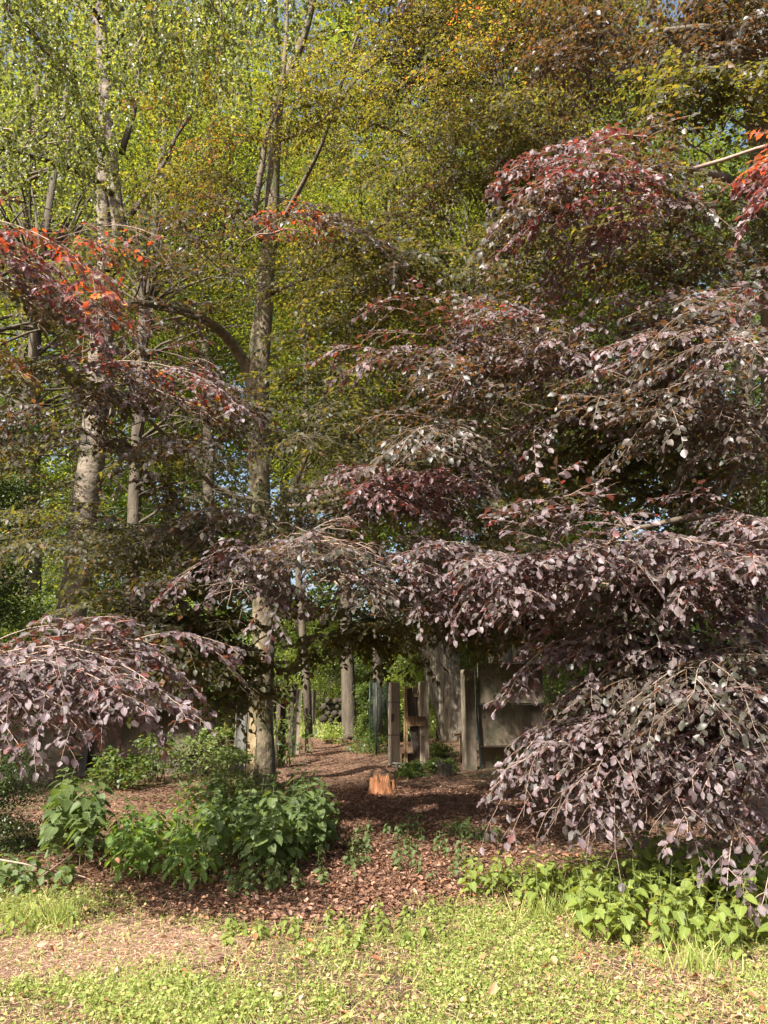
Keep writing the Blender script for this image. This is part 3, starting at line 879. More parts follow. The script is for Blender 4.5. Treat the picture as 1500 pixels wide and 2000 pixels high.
for a, b, m in (((1150, 1250, 6.7), (965, 1390, 6.2), 'purple'), ((1120, 1400, 6.4), (975, 1545, 5.9), 'purple'), ((1470, 1540, 5.8), (1420, 1740, 5.4), 'purple'), ((1540, 1580, 5.7), (1480, 1790, 5.3), 'purple')):
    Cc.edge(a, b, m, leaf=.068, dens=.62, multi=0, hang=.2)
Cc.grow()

# ---- the birch on the left: forked stems, hanging branchlets
D = Tree('birch_tree', 'old birch with leaning pale forked trunk and hanging green branchlets, left of the grey beech', 'tree', on_ground(108, 1530), 41)
yD = D.o[1]
D.stem('trunk', [(100, 1540, yD, 78), (112, 1430, yD, 66), (126, 1300, yD, 61), (142, 1150, yD, 57), (164, 1000, yD, 54), (176, 900, yD, 51), (190, 760, yD, 47), (201, 620, yD, 43), (206, 520, yD, 40)], M['bark_birch'], 40, 20, .06, .2)
D.stem('fork_stem', [(206, 530, yD, 38), (200, 430, yD - .05, 32), (203, 340, yD, 27), (207, 250, yD + .1, 22), (202, 120, yD + .2, 18), (180, -40, yD + .3, 14), (165, -200, yD + .3, 8)], M['bark_birch'], 26, 14, .06)
D.stem('fork_stem', [(214, 530, yD - .1, 32), (232, 450, yD - .25, 27), (224, 370, yD - .25, 24), (213, 250, yD - .3, 19), (205, 130, yD - .35, 16), (194, 0, yD - .4, 13), (185, -180, yD - .4, 8)], M['bark_birch'], 26, 14, .06)
for rows in ([(200, 285, yD, 14), (165, 230, yD - .6, 13), (130, 160, yD - 1.2, 11), (70, 75, yD - 2, 9), (15, 15, yD - 2.8, 8), (-60, -80, yD - 3.6, 5)],
             [(226, 385, yD - .25, 13), (180, 350, yD - .9, 11), (120, 322, yD - 1.6, 10), (60, 305, yD - 2.4, 9), (-10, 285, yD - 3.2, 8), (-120, 240, yD - 4.2, 5)],
             [(240, 440, yD - .2, 11), (280, 385, yD, 10), (320, 320, yD + .2, 8), (345, 265, yD + .4, 7), (390, 200, yD + .6, 4)],
             [(238, 300, yD, 12), (262, 210, yD, 11), (275, 110, yD, 10), (300, -10, yD, 8), (320, -120, yD, 5)],
             [(205, 120, yD - .3, 10), (260, 40, yD - 1.8, 10), (340, -60, yD - 4, 10), (440, -110, yD - 6.2, 9), (540, -90, yD - 7.4, 6)],
             [(196, 40, yD - .4, 9), (120, -60, yD - 2.4, 10), (20, -120, yD - 4.6, 9), (-80, -100, yD - 6.2, 6)]):
    D.stem('limb', rows, M['bark_dark'], 18, 7, .05)


def weeping(tree, px, py, Y, n, ln, leaf, spread):
    rng = tree.rng
    w, lv = Wood(), Leaves()
    c = at(px, py, Y)
    Aa = np.array(tree.ap)
    k = int(np.argmin(np.linalg.norm(Aa - c, axis=1)))
    t = np.linspace(0, 1, 8)[:, None]
    p = wob(rng, Aa[k] + (c - Aa[k]) * t + UP * .12 * 4 * t * (1 - t), .05)
    w.tube(p, np.linspace(.016, .005, 8), 5)
    for i in range(n):
        f = rng.uniform(.35, 1) * 6.9
        j = int(f)
        s0 = p[j] * (1 - f + j) + p[j + 1] * (f - j)
        side = rng.normal(0, spread, 3) * (1, 1, .25)
        l = ln * rng.uniform(.5, 1.2)
        u = np.linspace(0, 1, 9)[:, None]
        q = wob(rng, s0 + side * (1 - (1 - u) ** 2) - UP * l * u ** 1.6, .02)
        w.tube(q, np.linspace(.003, .0012, 9), 3, False)
        m = int((l + np.linalg.norm(side)) / (leaf * .42))
        ts = rng.uniform(.1, 1, m) * 7.99
        jj = ts.astype(int); ff = (ts - jj)[:, None]
        pos = q[jj] * (1 - ff) + q[jj + 1] * ff
        D_ = rng.normal(0, .8, (m, 3)) - UP * rng.uniform(.3, 1.2, (m, 1))
        N_ = rng.normal(0, .8, (m, 3)) + UP * .5 + SUN * .4
        ll = leaf * rng.uniform(.6, 1.15, m)
        lv.add(pos, D_, N_, ll, ll * .78, .12)
    b = w.build('branchlet', M['twig'], tree.root, tree.o)
    lv.build('foliage', M['birch'], 'beech2', b, tree.o)


for px, py, Y, n, ln, leaf, sp in ([(500, -10, 6.0, 10, 1.3, .048, .25), (460, 10, 6.2, 8, 1.1, .048, .3), (420, -40, 6.8, 9, 1.2, .048, .35), (540, -60, 5.8, 6, 1.0, .048, .2)]
                                   + [(D.rng.uniform(-40, 260), D.rng.uniform(-120, 330), D.rng.uniform(8, 13.5), 11, 1.5, .055, .55) for _ in range(34)]
                                   + [(D.rng.uniform(230, 480), D.rng.uniform(-120, 120), D.rng.uniform(8, 12), 9, 1.4, .055, .5) for _ in range(10)]):
    weeping(D, px, py, Y, n, ln, leaf, sp)

# ---- unseen leaf canopy added above the view to shade the path and wood
for T, cs in ((A, [(-4.0, 4.6, 8.6, 1.5), (-2.4, 5.2, 9.2, 1.5), (-6.0, 4.4, 9.5, 1.6), (-1.4, 7.6, 11.5, 1.6), (-3.6, 7.5, 11.5, 1.6), (-4.8, 2.4, 8.2, 1.3), (-7.2, 6, 9.5, 1.6), (-.2, 8.4, 12.5, 1.4), (-2.6, 2.6, 8.2, 1.1), (-7.5, 1.5, 8.5, 1.5)]),
              (B, [(1.5, 12, 15.5, 2), (3.5, 13, 16.5, 2), (-.5, 12.5, 16.5, 2), (2, 16, 20, 2.4), (4.5, 17, 19, 2.4)] + [(x, y, 17.5 + 2.6 * ((x * 7 + y * 3) % 3), 2.1) for x in (-9, -5.5, -2, 1.5, 5, 8.5) for y in (11.5, 14.5)]), (Cc, [(4, 7, 10.5, 1.8), (6, 9, 12, 2.2), (2.5, 8.5, 12.5, 1.6)])):
    lv = Leaves()
    cc, rr = [], []
    for x, y, z, r in cs:
        for _ in range(9):
            cc.append(np.array([x, y, z]) + T.rng.normal(0, .55, 3) * (r, r, r * .45)); rr.append(r * .55)
    leaf_cloud(lv, T.rng, cc, rr, 75 if T is not B else 190, .10 if T is not B else .15)
    lv.build('crown', M['bronze'], 'far', T.root, T.o)

# ------------------------------------------------------------------ the wood behind
def bg(rows, top, co, cr, lm, bm, seed, label, name='woodland_tree', **k):
    wood_tree(name, label, 'tree', rows, top, (co, cr), M[lm], M[bm], seed, group='green trees of the wood behind', **k)


bg([(686, 1449, 24.2, 40), (682, 1430, 24.2, 31), (677, 1300, 24.2, 27), (672, 1120, 24.2, 23), (668, 900, 24.2, 17)], 17, (.4, .5, 12.5), (3.4, 3, 7.5), 'lime', 'bark_dark', 101,
   'slim tree with dark mossy trunk standing at the right edge of the far path', per=130)
bg([(905, 1446, 25, 120), (893, 1425, 25, 92), (872, 1330, 25, 76), (868, 1200, 25, 66), (870, 1000, 25, 56), (885, 800, 25, 40)], 24, (0, 1, 14), (5, 4, 8), 'green', 'bark_ridge', 102,
   'thick old tree with deeply ridged bark standing behind the broken wooden gate', nclump=80, per=130)
bg([(985, 1450, 19.5, 54), (980, 1250, 19.5, 46), (974, 1000, 19.5, 43), (966, 850, 19.5, 36), (958, 640, 19.5, 28)], 22, (.5, .5, 14), (3.6, 3, 7), 'lime', 'bark_ridge', 103,
   'tree with pale furrowed trunk rising just behind the concrete wall', nclump=70)
bg([(60, 1450, 20, 40), (62, 1100, 20, 32), (66, 800, 20, 28), (72, 560, 20, 20)], 21, (-.5, 0, 13), (4.2, 3, 8), 'green', 'bark_dark', 104, 'tree with straight dark trunk at the left edge behind the evergreen bush', nclump=80, per=130)
bg([(604, 1440, 21, 16), (580, 1080, 21, 14), (592, 900, 21, 13), (598, 700, 21, 11), (590, 520, 21, 8)], 16, (.2, 0, 10.5), (2.6, 2.4, 6), 'lime', 'bark_dark', 105, 'thin crooked tree stem seen just right of the grey beech trunk', nclump=50)
bg([(738, 1440, 23, 19), (736, 1000, 23, 17), (737, 800, 23, 15), (742, 620, 23, 10)], 18, (0, 0, 11), (2.8, 2.6, 6.5), 'lime', 'bark_dark', 106, 'thin dark tree stem above the green wire fence near the middle', nclump=55)
bg([(1078, 1450, 22, 26), (1074, 1050, 22, 22), (1070, 800, 22, 19), (1062, 560, 22, 13)], 19, (.4, 0, 11.5), (3.6, 3, 7.5), 'green', 'bark_dark', 107, 'slim grey tree stem between the slender copper beech and the near beech', nclump=70)
bg([(1450, 1480, 16, 40), (1455, 1000, 16, 32), (1456, 650, 16, 26), (1425, 480, 16, 18)], 15, (.5, .5, 8.5), (2.8, 2.4, 5), 'dark', 'bark_dark', 108, 'dark trunk showing against the sky near the right edge', nclump=50, per=90)
bg([(250, 1440, 26, 30), (262, 1000, 26, 26), (285, 600, 26, 20)], 29, (.5, 0, 16), (4.8, 3.5, 13), 'lime', 'bark_dark', 109, 'tall lime green tree seen between the birch and the grey beech', nclump=90, per=130)
bg([(410, 1430, 30, 24), (405, 900, 30, 22), (398, 500, 30, 16)], 33, (0, 0, 19), (5.2, 3.5, 15), 'lime', 'bark_dark', 110, 'tall pale green tree farther back left of the grey beech crown', nclump=90, per=130)
bg([(-90, 1460, 18, 36), (-80, 900, 18, 30), (-60, 400, 18, 20)], 22, (.4, .5, 12.5), (4.5, 3, 10), 'lime', 'bark_dark', 111, 'bright green tree filling the upper left edge behind the birch', nclump=80, per=130)
bg([(800, 1420, 34, 22), (802, 900, 34, 20), (810, 500, 34, 16)], 36, (0, 0, 20), (6.5, 4, 16), 'lime', 'bark_dark', 112, 'tall yellow green tree far back above the path opening', nclump=100, per=130, leaf=.15)
bg([(1180, 1440, 27, 30), (1185, 900, 27, 26), (1170, 500, 27, 18)], 30, (0, 0, 16), (5.4, 3.5, 13), 'green', 'bark_dark', 113, 'tall shaded green tree behind the near copper beech', nclump=90, per=130)
bg([(1330, 1450, 24, 34), (1335, 900, 24, 28), (1345, 500, 24, 20)], 27, (0, 0, 14.5), (5, 3.2, 12), 'green', 'bark_dark', 114, 'green tree whose crown shows through gaps at the right edge', nclump=80, per=120)
bg([(150, 1430, 34, 30), (155, 800, 34, 24), (165, 400, 34, 18)], 37, (0, 0, 20), (6.5, 4, 17), 'green', 'bark_dark', 115, 'tall green tree far back behind the birch trunk', nclump=100, per=130, leaf=.15)
bg([(40, 1430, 30, 28), (45, 800, 30, 24), (50, 400, 30, 18)], 33, (0, 0, 19), (6, 4, 15), 'lime', 'bark_dark', 118, 'tall leafy tree far back at the upper left between the birch and the left edge', nclump=100, per=150, leaf=.15)
bg([(330, 1425, 36, 22), (330, 900, 36, 20), (335, 500, 36, 15)], 38, (0, 0, 22), (6.5, 4, 18), 'green', 'bark_dark', 119, 'tall darker green tree far back between the birch and the grey beech', nclump=110, per=150, leaf=.17)
bg([(560, 1420, 40, 20), (555, 900, 40, 18), (560, 500, 40, 14)], 35, (0, 0, 20), (6.5, 4, 14), 'lime', 'bark_dark', 116, 'far pale green tree behind the grey beech trunk', nclump=100, per=130, leaf=.17)
bg([(1040, 1430, 38, 24), (1045, 800, 38, 20), (1050, 500, 38, 16)], 34, (0, 0, 19), (6.5, 4, 14), 'lime', 'bark_dark', 117, 'far bright green tree behind the slender copper beech', nclump=100, per=130, leaf=.17)

lv, r9 = Leaves(), np.random.default_rng(60)
cc = np.column_stack([r9.uniform(-55, 60, 1500), r9.uniform(48, 74, 1500), r9.uniform(0, 1, 1500) ** 1.15 * 56])
keep = ~((np.abs(cc[:, 0] + 5) < 4) & (cc[:, 2] < 1.5))
leaf_cloud(lv, r9, cc[keep], r9.uniform(2, 4, keep.sum()), 150, .75, .6)
fw = lv.build('far_woodland', M['green'], 'far')
tag(fw, kind='stuff')


def shrub(name, label, base, h, rad, leafm, leaf, seed, n=60, per=60, tpl='far', stems=7, cat='shrub', low=.05, aspect=.6, group=None):
    rng = np.random.default_rng(seed)
    base = np.array([base[0], base[1], gz(base[0], base[1])])
    root = thing(name, label, cat, base, group)
    w, lv = Wood(), Leaves()
    C = []
    for i in range(n):
        z = h * (low + (1 - low) * rng.random())
        a, r = rng.uniform(0, 2 * pi), rad * sqrt(rng.random()) * (1 - .55 * (z / h) ** 2)
        C.append(base + np.array([cos(a) * r, sin(a) * r, z]))
    C = np.array(C)
    leaf_cloud(lv, rng, C, np.full(n, rad * .33), per, leaf, .55, aspect)
    for c in C[:stems * 3]:
        t = np.linspace(0, 1, 6)[:, None]
        b = base + rng.normal(0, rad * .12, 3) * (1, 1, 0)
        w.tube(wob(rng, b + (c - b) * t + UP * .1 * h * 4 * t * (1 - t), .04 * h), np.linspace(.006 + .006 * h, .004, 6), 5)
    w.build('stem', M['bark_limb'], root, base)
    lv.build('foliage', M[leafm], tpl, root, base)
    return root


shrub('evergreen_shrub', 'tall dark small leaved evergreen bush at the left edge beside the birch trunk', (-6.9, 12.6), 6.4, 1.3, 'dark', .06, 201, 220, 330)
shrub('evergreen_shrub', 'low dark small leaved bush in the bottom left corner behind the round leaved plants', (-4.0, 8.0), 1.0, .62, 'dark', .03, 202, 90, 260)
for i, (x, y, h, r, m, lb) in enumerate([(-8.5, 18, 3.6, 1.5, 'green', 'green bush behind the left concrete wall at the left edge'), (-5.2, 18.5, 2.8, 1.3, 'green', 'green bush behind the left concrete wall right of the birch'),
                                         (-4.6, 19.5, 3.2, 1.1, 'green', 'leafy bush behind the grey beech trunk'), (5.4, 20.5, 4.2, 1.6, 'green', 'shaded bush standing behind the right concrete wall'),
                                         (8.6, 17.5, 4.5, 1.8, 'dark', 'dark bush behind the near copper beech branches'), (4.6, 28, 4.5, 1.8, 'green', 'green bush behind the thick ridged tree'),
                                         (1.2, 29, 4.2, 1.4, 'sunny', 'bright bush right of the slim mossy tree'), (-.2, 24.2, 1.7, .8, 'green', 'ivy green bush grown into the wire fence'),
                                         (-4.6, 34, 4.5, 1.8, 'sunny', 'sunny bush seen through the path opening at its left'), (-2.6, 38, 5.2, 2.2, 'sunny', 'sunny bush seen through the path opening at its middle'), (-7.5, 30, 4.6, 2, 'sunny', 'sunny bush far behind the grey beech foot'),
                                         *[(x, 31 + (i * 3) % 5, 6.5, 2.6, 'green', w) for i, (x, w) in enumerate([(-16, 'tall shaded bush at the far left of the wood'), (-11.5, 'tall shaded bush behind the birch foot'), (3.5, 'tall shaded bush far behind the gate'), (7.5, 'tall shaded bush far behind the concrete wall'), (11.5, 'tall shaded bush far behind the near beech branches'), (16, 'tall shaded bush at the far right of the wood')])],
                                         (12, 24, 5.5, 2.4, 'green', 'bush far back at the right edge'), (-11, 24, 5.5, 2.4, 'green', 'bush far back at the left edge')]):
    shrub('shrub', lb, (x, y), h, r, m, .085 if y < 26 else .11, 210 + i, 110, 150)
# undergrowth at the foot of the fence line
for i, (px, py, h, r, m, lb) in enumerate([(300, 1530, .75, .6, 'green', 'dark leafy undergrowth at the foot of the left concrete wall'), (400, 1520, .8, .6, 'nettle', 'dark undergrowth left of the grey beech foot'),
                                           (225, 1545, .55, .5, 'green', 'low undergrowth beneath the hanging purple branch'), (640, 1452, .5, .5, 'sunny', 'sunlit fern clump left of the slim mossy tree'),
                                           (720, 1470, .5, .6, 'green', 'low green growth at the foot of the wire fence'), (850, 1478, .35, .5, 'green', 'low growth behind the gate post'), (800, 1520, .22, .35, 'green', 'low plants between the gate and the stump'),
                                           (860, 1515, .25, .35, 'green', 'low plants around the small dark stump'), (1030, 1535, .55, .5, 'green', 'dark plants at the right end of the concrete wall'), (450, 1545, .6, .5, 'nettle', 'dark leafy plants directly left of the grey beech foot')]):
    p = on_ground(px, py)
    shrub('undergrowth_plant', lb, p, h, r, m, .07, 240 + i, 26, 34, 'nettle2' if p[1] < 16 else 'far', 4, 'plant', .15, .7)

# young leafy stems beside the beech trunk
for i, (px, py, h, lb) in enumerate([(556, 1518, 1.35, 'sapling with broad dark leaves beside the grey beech trunk'), (578, 1500, 1.1, 'sapling with broad leaves at the left edge of the path'), (546, 1495, 1.7, 'taller broad leaved sapling touching the grey beech trunk')]):
    p = on_ground(px, py)
    rng = np.random.default_rng(270 + i)
    root = thing('sapling', lb, 'sapling', p)
    w, lv = Wood(), Leaves()
    for j in range(4):
        t = np.linspace(0, 1, 9)[:, None]
        tipv = np.array([rng.normal(0, .18), rng.normal(0, .18), h * rng.uniform(.7, 1.05)])
        q = wob(rng, p + np.array([rng.normal(0, .07), rng.normal(0, .07), 0]) + tipv * t, .04)
        w.tube(q, np.linspace(.011, .003, 9), 5)
        m = 24
        ts = rng.uniform(.3, 1, m) * 7.99
        jj = ts.astype(int)
        pos = q[jj] + (q[jj + 1] - q[jj]) * (ts - jj)[:, None]
        D_ = rng.normal(0, 1, (m, 3)) * (1, 1, .3) - UP * .45
        lv.add(pos + nrm(D_) * .05, D_, UP + rng.normal(0, .35, (m, 3)) + nrm(D_) * .4, rng.uniform(.08, .125, m), rng.uniform(.05, .08, m), .15)
    w.build('stem', M['bark_limb'], root, p)
    lv.build('foliage', M['green'], 'nettle2', root, p)

# ------------------------------------------------------------------ fence line, gate, stumps
rs = np.random.default_rng(77)
WY = 15.9


def wall_bay(x0, x1, y0, y1, label, lo=.43):
    c = np.array([(x0 + x1) / 2, (y0 + y1) / 2, 0])
    L, rz = math.hypot(x1 - x0, y1 - y0), atan2(y1 - y0, x1 - x0)
    root = thing('concrete_fence_bay', label, 'concrete fence', c)
    z = -.1
    for zt, m in ((lo, 'concrete'), (lo + .82, 'concrete'), (lo + 1.64, 'concrete')):
        s = Solid()
        s.box(c + (0, 0, (z + zt) / 2), (L - .02, .045, zt - z - .012), rz + rs.normal(0, .004), .006, rs, (rs.normal(0, .012), 0), .012)
        s.build('panel', M[m], root, c)
        z = zt
    return root


def post(name, label, cat, p, size, h, mat, rz=0, tilt=(0, 0), extra=None):
    p = np.array([p[0], p[1], gz(p[0], p[1])])
    root = thing(name, label, cat, p)
    s = Solid()
    s.box(p + (0, 0, h / 2 - .1), (size, size * .95, h + .2), rz, .006, rs, tilt, .015)
    s.build('shaft', M[mat], root, p)
    return root, p


x0 = at(918, 1505, WY)[0]
post('concrete_post', 'square concrete post at the left end of the right concrete wall', 'post', (x0, WY), .235, 1.92, 'concrete', .25)
wall_bay(x0 + .2, x0 + 1.6, WY + .12, WY + .42, 'weathered concrete fence bay of stacked panels right of the gate gap')
sp = thing('metal_strip', 'thin dark metal strip leaning between the concrete post and the panels', 'metal strip', (x0 + .17, WY - .05, 0))
s_ = Solid(); s_.box((x0 + .175, WY - .03, .75), (.03, .03, 1.5), .1, 0, rs, (0, -.05)); s_.build('strip', M['wire'], sp, sp.location)
for xa, xb, lb in ((-7.6, -5.55, 'concrete fence bay at the left edge under the purple branch'), (-5.45, -3.4, 'concrete fence bay directly behind the birch trunk')):
    wall_bay(xa, xb, 14.9, 14.9, lb, .36)
post('concrete_post', 'concrete fence post beside the birch between the two left bays', 'post', (-5.5, 14.88), .12, 2.1, 'concrete_grey')
p = on_ground(468, 1512)
post('concrete_post', 'grey concrete post standing left of the grey beech trunk', 'post', p, .2, 1.75, 'concrete_grey')

# gate: posts and the open wooden leaf
g = on_ground(770, 1491)
gr, gp = post('gate_post', 'pale weathered timber gate post with a dark latch plate right of the path', 'gate post', g, .21, 1.72, 'wood_grey', .3)
s_ = Solid(); s_.box(gp + (-.035, -.118, .98), (.06, .025, .17), .3); s_.build('latch_plate', M['iron'], gr, gp)
s_ = Solid()
for z in (.62, 1.3):
    s_.box(gp + (0, 0, z), (.226, .216, .012), .3)
s_.build('wire_band', M['iron'], gr, gp)
g2 = on_ground(829, 1493)
gr2, gp2 = post('gate_post', 'darker timber gate post to the right of the broken gate', 'gate post', g2, .2, 1.72, 'wood_grey', .1)
b = on_ground(806, 1494)
gt = thing('wooden_gate', 'broken wooden gate leaf with brace and loose boards between two timber posts', 'gate', b)
for nm, c, sz, rz, tl, mt in (('stile', (-.14, .0, .82), (.075, .06, 1.66), .4, (0, .01), 'wood_brown'), ('stile', (.17, .12, .80), (.07, .05, 1.5), .4, (0, -.02), 'wood_grey'),
                              ('rail', (.07, -.06, .92), (.42, .045, .2), .12, (0, -.03), 'wood_brown'), ('rail', (.03, .05, 1.46), (.46, .045, .09), .2, (0, .02), 'wood_brown'), ('bottom_board', (.02, .06, .14), (.50, .05, .26), .2, (0, 0), 'rot'),
                              ('brace', (.02, .03, .84), (.17, .04, 1.52), .2, (0, -.14), 'rot'), ('board', (.12, .16, .9), (.14, .03, 1.45), .3, (0, -.05), 'wood_grey')):
    s_ = Solid(); s_.box(b + c, sz, rz, .006, rs, tl); s_.build(nm, M[mt], gt, b)
w = Wood(); w.tube(np.array([gp + (0, -.11, .62), b + (-.14, -.05, .7), b + (.1, -.06, .55), gp2 + (0, -.1, .6)]), .006, 5)
wi = thing('fence_wire', 'rusty wire strung from the pale gate post across the broken gate', 'wire', gp)
w.build('strand', M['iron'], wi, gp)
st = on_ground(748, 1488) + (0.1, 0, 0)
so_ = thing('stone', 'pale flat stone lying at the foot of the pale gate post', 'stone', on_ground(780, 1493))
s_ = Solid(); s_.box(np.array(so_.location) + (0, -.1, .03), (.26, .2, .1), .4, .05, rs, (.1, .15), .04); s_.build('block', M['stone'], so_, so_.location)

q = on_ground(903, 1486)
tr = thing('wooden_trestle', 'small brown timber trestle standing left of the square concrete post', 'trestle', q)
for nm, c, sz, tl in (('top_board', (-.03, 0, .60), (.34, .2, .05), (0, -.12)), ('leg', (-.03, -.05, .29), (.07, .06, .58), (0, .03)), ('leg', (.1, .08, .29), (.07, .06, .56), (0, -.04))):
    s_ = Solid(); s_.box(q + c, sz, .15, .004, rs, tl); s_.build(nm, M['wood_brown'], tr, q)

# posts and stakes left of the path
for i, (px, py, wpx, toppy, mt, lb) in enumerate([(571, 1475, 10, 1346, 'rot', 'dark fence post half hidden behind the grey beech trunk'), (580, 1470, 9, 1352, 'wood_grey', 'grey split fence post right of the dark hidden post'),
                                                  (598, 1468, 6, 1386, 'wood_grey', 'thin leaning stake at the left edge of the path'), (612, 1436, 6, 1352, 'rot', 'black stake far along the left of the path'), (545, 1500, 14, 1385, 'rot', 'dark stake right behind the grey beech trunk')]):
    p = on_ground(px, py)
    sc_ = math.hypot(p[1], 1.6) / FPX
    post('fence_post', lb, 'fence post', p, wpx * sc_, (py - toppy) * sc_, mt, rs.uniform(0, 1), (rs.normal(0, .02), rs.normal(0, .03)))

# green wire mesh fence
fp = [on_ground(722, 1466), on_ground(735, 1476), on_ground(757, 1462)]
fr = thing('wire_fence', 'green wire mesh fence on thin metal posts right of the far path', 'wire fence', fp[0])
for p in fp:
    w = Wood(); w.tube(np.array([p - (0, 0, .1), p + (0, 0, .8), p + (.0, 0, 1.75)]), .022, 8); w.build('post', M['wire'], fr, fp[0])
w = Wood()
for a, b2 in ((fp[0], fp[1]), (fp[1], fp[2])):
    for k2 in range(15):
        w.tube(np.array([a + (0, 0, .1 + k2 * .11), (a + b2) / 2 + (0, 0, .09 + k2 * .11), b2 + (0, 0, .1 + k2 * .11)]), .003, 3)
    for k2 in range(1, 12):
        p = a + (b2 - a) * k2 / 12
        w.tube(np.array([p + (0, 0, .08), p + (0, 0, .9), p + (0, 0, 1.66)]), .003, 3)
w.build('mesh', M['wire'], fr, fp[0])

# log pile by the slim tree
lp = on_ground(655, 1437)
lr = np.random.default_rng(5)
lg = thing('log_pile', 'dark pile of stacked logs left of the slim mossy tree', 'log pile', lp)
for row in range(6):
    for j in range(4):
        p = lp + np.array([(j - 1.5) * .23 + (row % 2) * .11 + lr.normal(0, .03), lr.normal(0, .12), .10 + row * .205 + lr.normal(0, .02)])
        w = Wood(); w.tube(np.array([p + (0, -.5, 0), p + (0, 0, lr.normal(0, .01)), p + (0, .5, 0)]), lr.uniform(.06, .13), 7, True, .45, lr)
        w.build('log', M['rot'], lg, lp)


def stump(name, label, p, r, h, mat, seed, back=1.0):
    rng = np.random.default_rng(seed)
    p = np.array([p[0], p[1], gz(p[0], p[1])])
    root = thing(name, label, 'stump', p)
    n, m = 44, 12
    ang = np.arange(n) * 2 * pi / n
    prof = h * (1 - .42 * np.clip((np.cos(ang - .25) - .2), 0, 1) + .17 * rng.normal(0, 1, n))
    fl = .16 * np.abs(np.sin(ang * 5.5 + rng.normal(0, .5, n)))
    v = []
    for j in range(m):
        t = j / (m - 1)
        rr = r * (1 + .28 * (1 - t) ** 3 + fl * 1.2 * (.4 + t * .6) + rng.normal(0, .018, n)) * (1 - .10 * t)
        rr = rr * (1 + .15 * np.clip(np.cos(ang - .25), 0, 1) * (1 - t))
        v.append(np.stack([np.cos(ang) * rr, np.sin(ang) * rr * .9, prof * t - .04], 1))
    for sc2, dz in ((.72, -.02), (.4, -.07), (.12, -.09)):
        v.append(np.stack([np.cos(ang) * r * sc2, np.sin(ang) * r * sc2 * .9, prof.mean() * .5 + prof * .42 + dz * 1 + rng.normal(0, .012, n)], 1))
    v = np.concatenate(v) + p
    k = m + 3
    i = np.arange(k - 1)[:, None] * n; j = np.arange(n)[None]
    q = np.stack([i + j, i + (j + 1) % n, i + n + (j + 1) % n, i + n + j], -1).reshape(-1, 4)
    loops = np.concatenate([q.ravel(), np.arange(n) + (k - 1) * n])
    mesh_obj('rotten_wood', v, loops, np.append(np.arange(len(q)) * 4, q.size), M[mat], root, p, True)
    return root


stump('tree_stump', 'broken orange stump of rotten wood standing on the leaf covered path', on_ground(748, 1551), .19, .25, 'stump', 8)
stump('tree_stump', 'small black stump in the shade between the gate and the concrete post', on_ground(868, 1519), .12, .24, 'rot', 9)

# ------------------------------------------------------------------ nettles and other plants
NP = np.random.default_rng(88)


def nettle(p, h, leaf, mat, label, group=None, name='nettle_plant', kind='nettle', lean=.1, tpl='nettle'):
    p = np.array([p[0], p[1], gz(p[0], p[1])])
    root = thing(name, label, 'nettle' if kind == 'nettle' else 'plant', p, group)
    w, lv = Wood(), Leaves()
    ln = NP.normal(0, lean, 2)
    t = np.linspace(0, 1, 9)[:, None]
    q = p + np.array([0, 0, h]) * t + np.array([ln[0], ln[1], 0]) * h * t ** 2
    w.tube(q, np.linspace(.0045, .0015, 9), 4, False)
    a = NP.uniform(0, pi)
    nodes = max(5, int(h / .065))
    for k in range(nodes):
        f = .18 + .82 * (k + .5) / nodes
        g_ = f * 8; i = int(min(g_, 7.99)); c = q[i] + (q[i + 1] - q[i]) * (g_ - i)
        size = leaf * (.55 + .45 * min(1, f * 2)) * (1 if f < .7 else max(.3, 1 - (f - .7) * 2.3)) * NP.uniform(.8, 1.15)
        a += pi / 2 + NP.normal(0, .2)
        for sgn in (0, pi):
            if NP.random() < .08:
                continue
            o = np.array([cos(a + sgn), sin(a + sgn), 0])
            dn = NP.uniform(.25, .8) if f < .85 else NP.uniform(-.3, .2)
            D = nrm(o - UP * dn)
            pt = c + o * size * .28
            w.tube(np.array([c, c + o * size * .15 + UP * .004, pt]), (.0013, .0012, .001), 3, False)
            N = UP * .8 + o * .45 + NP.normal(0, .22, 3)
            asp = .76 if kind == 'nettle' else .44
            lv.add(pt[None], D[None], N[None], size, size * asp * NP.uniform(.9, 1.1), NP.uniform(.05, .3))
    w.build('stem', M['stalk'], root, p)
    lv.build('foliage', M[mat], tpl, root, p, uv=True)
    return root


def patch(n, poly, hs, leaf, mat, group, labels, **k):
    """n plants in a ground polygon given by photo corners; labels(i, list of places) gives each its own words"""
    P = np.array([on_ground(*c)[:2] for c in poly])
    lo, hi = P.min(0), P.max(0)
    out, tries = [], 0
    while len(out) < n and tries < 20000:
        tries += 1
        c = NP.uniform(lo, hi)
        ins = False
        j = len(P) - 1
        for i in range(len(P)):
            if (P[i, 1] > c[1]) != (P[j, 1] > c[1]) and c[0] < (P[j, 0] - P[i, 0]) * (c[1] - P[i, 1]) / (P[j, 1] - P[i, 1]) + P[i, 0]:
                ins = not ins
            j = i
        if ins and all(np.hypot(*(c - o)) > .085 for o in out):
            out.append(c)
    out = np.array(out)
    H = NP.uniform(*hs, len(out))
    sp = {int(np.argmin(out[:, 0])): 'leftmost', int(np.argmax(out[:, 0])): 'rightmost', int(np.argmin(out[:, 1])): 'foremost'}
    for i, c in enumerate(out):
        lab = labels.replace('@', (sp[i] + ' ') if i in sp else '')
        nettle(c, H[i], leaf, mat, lab, group, **k)


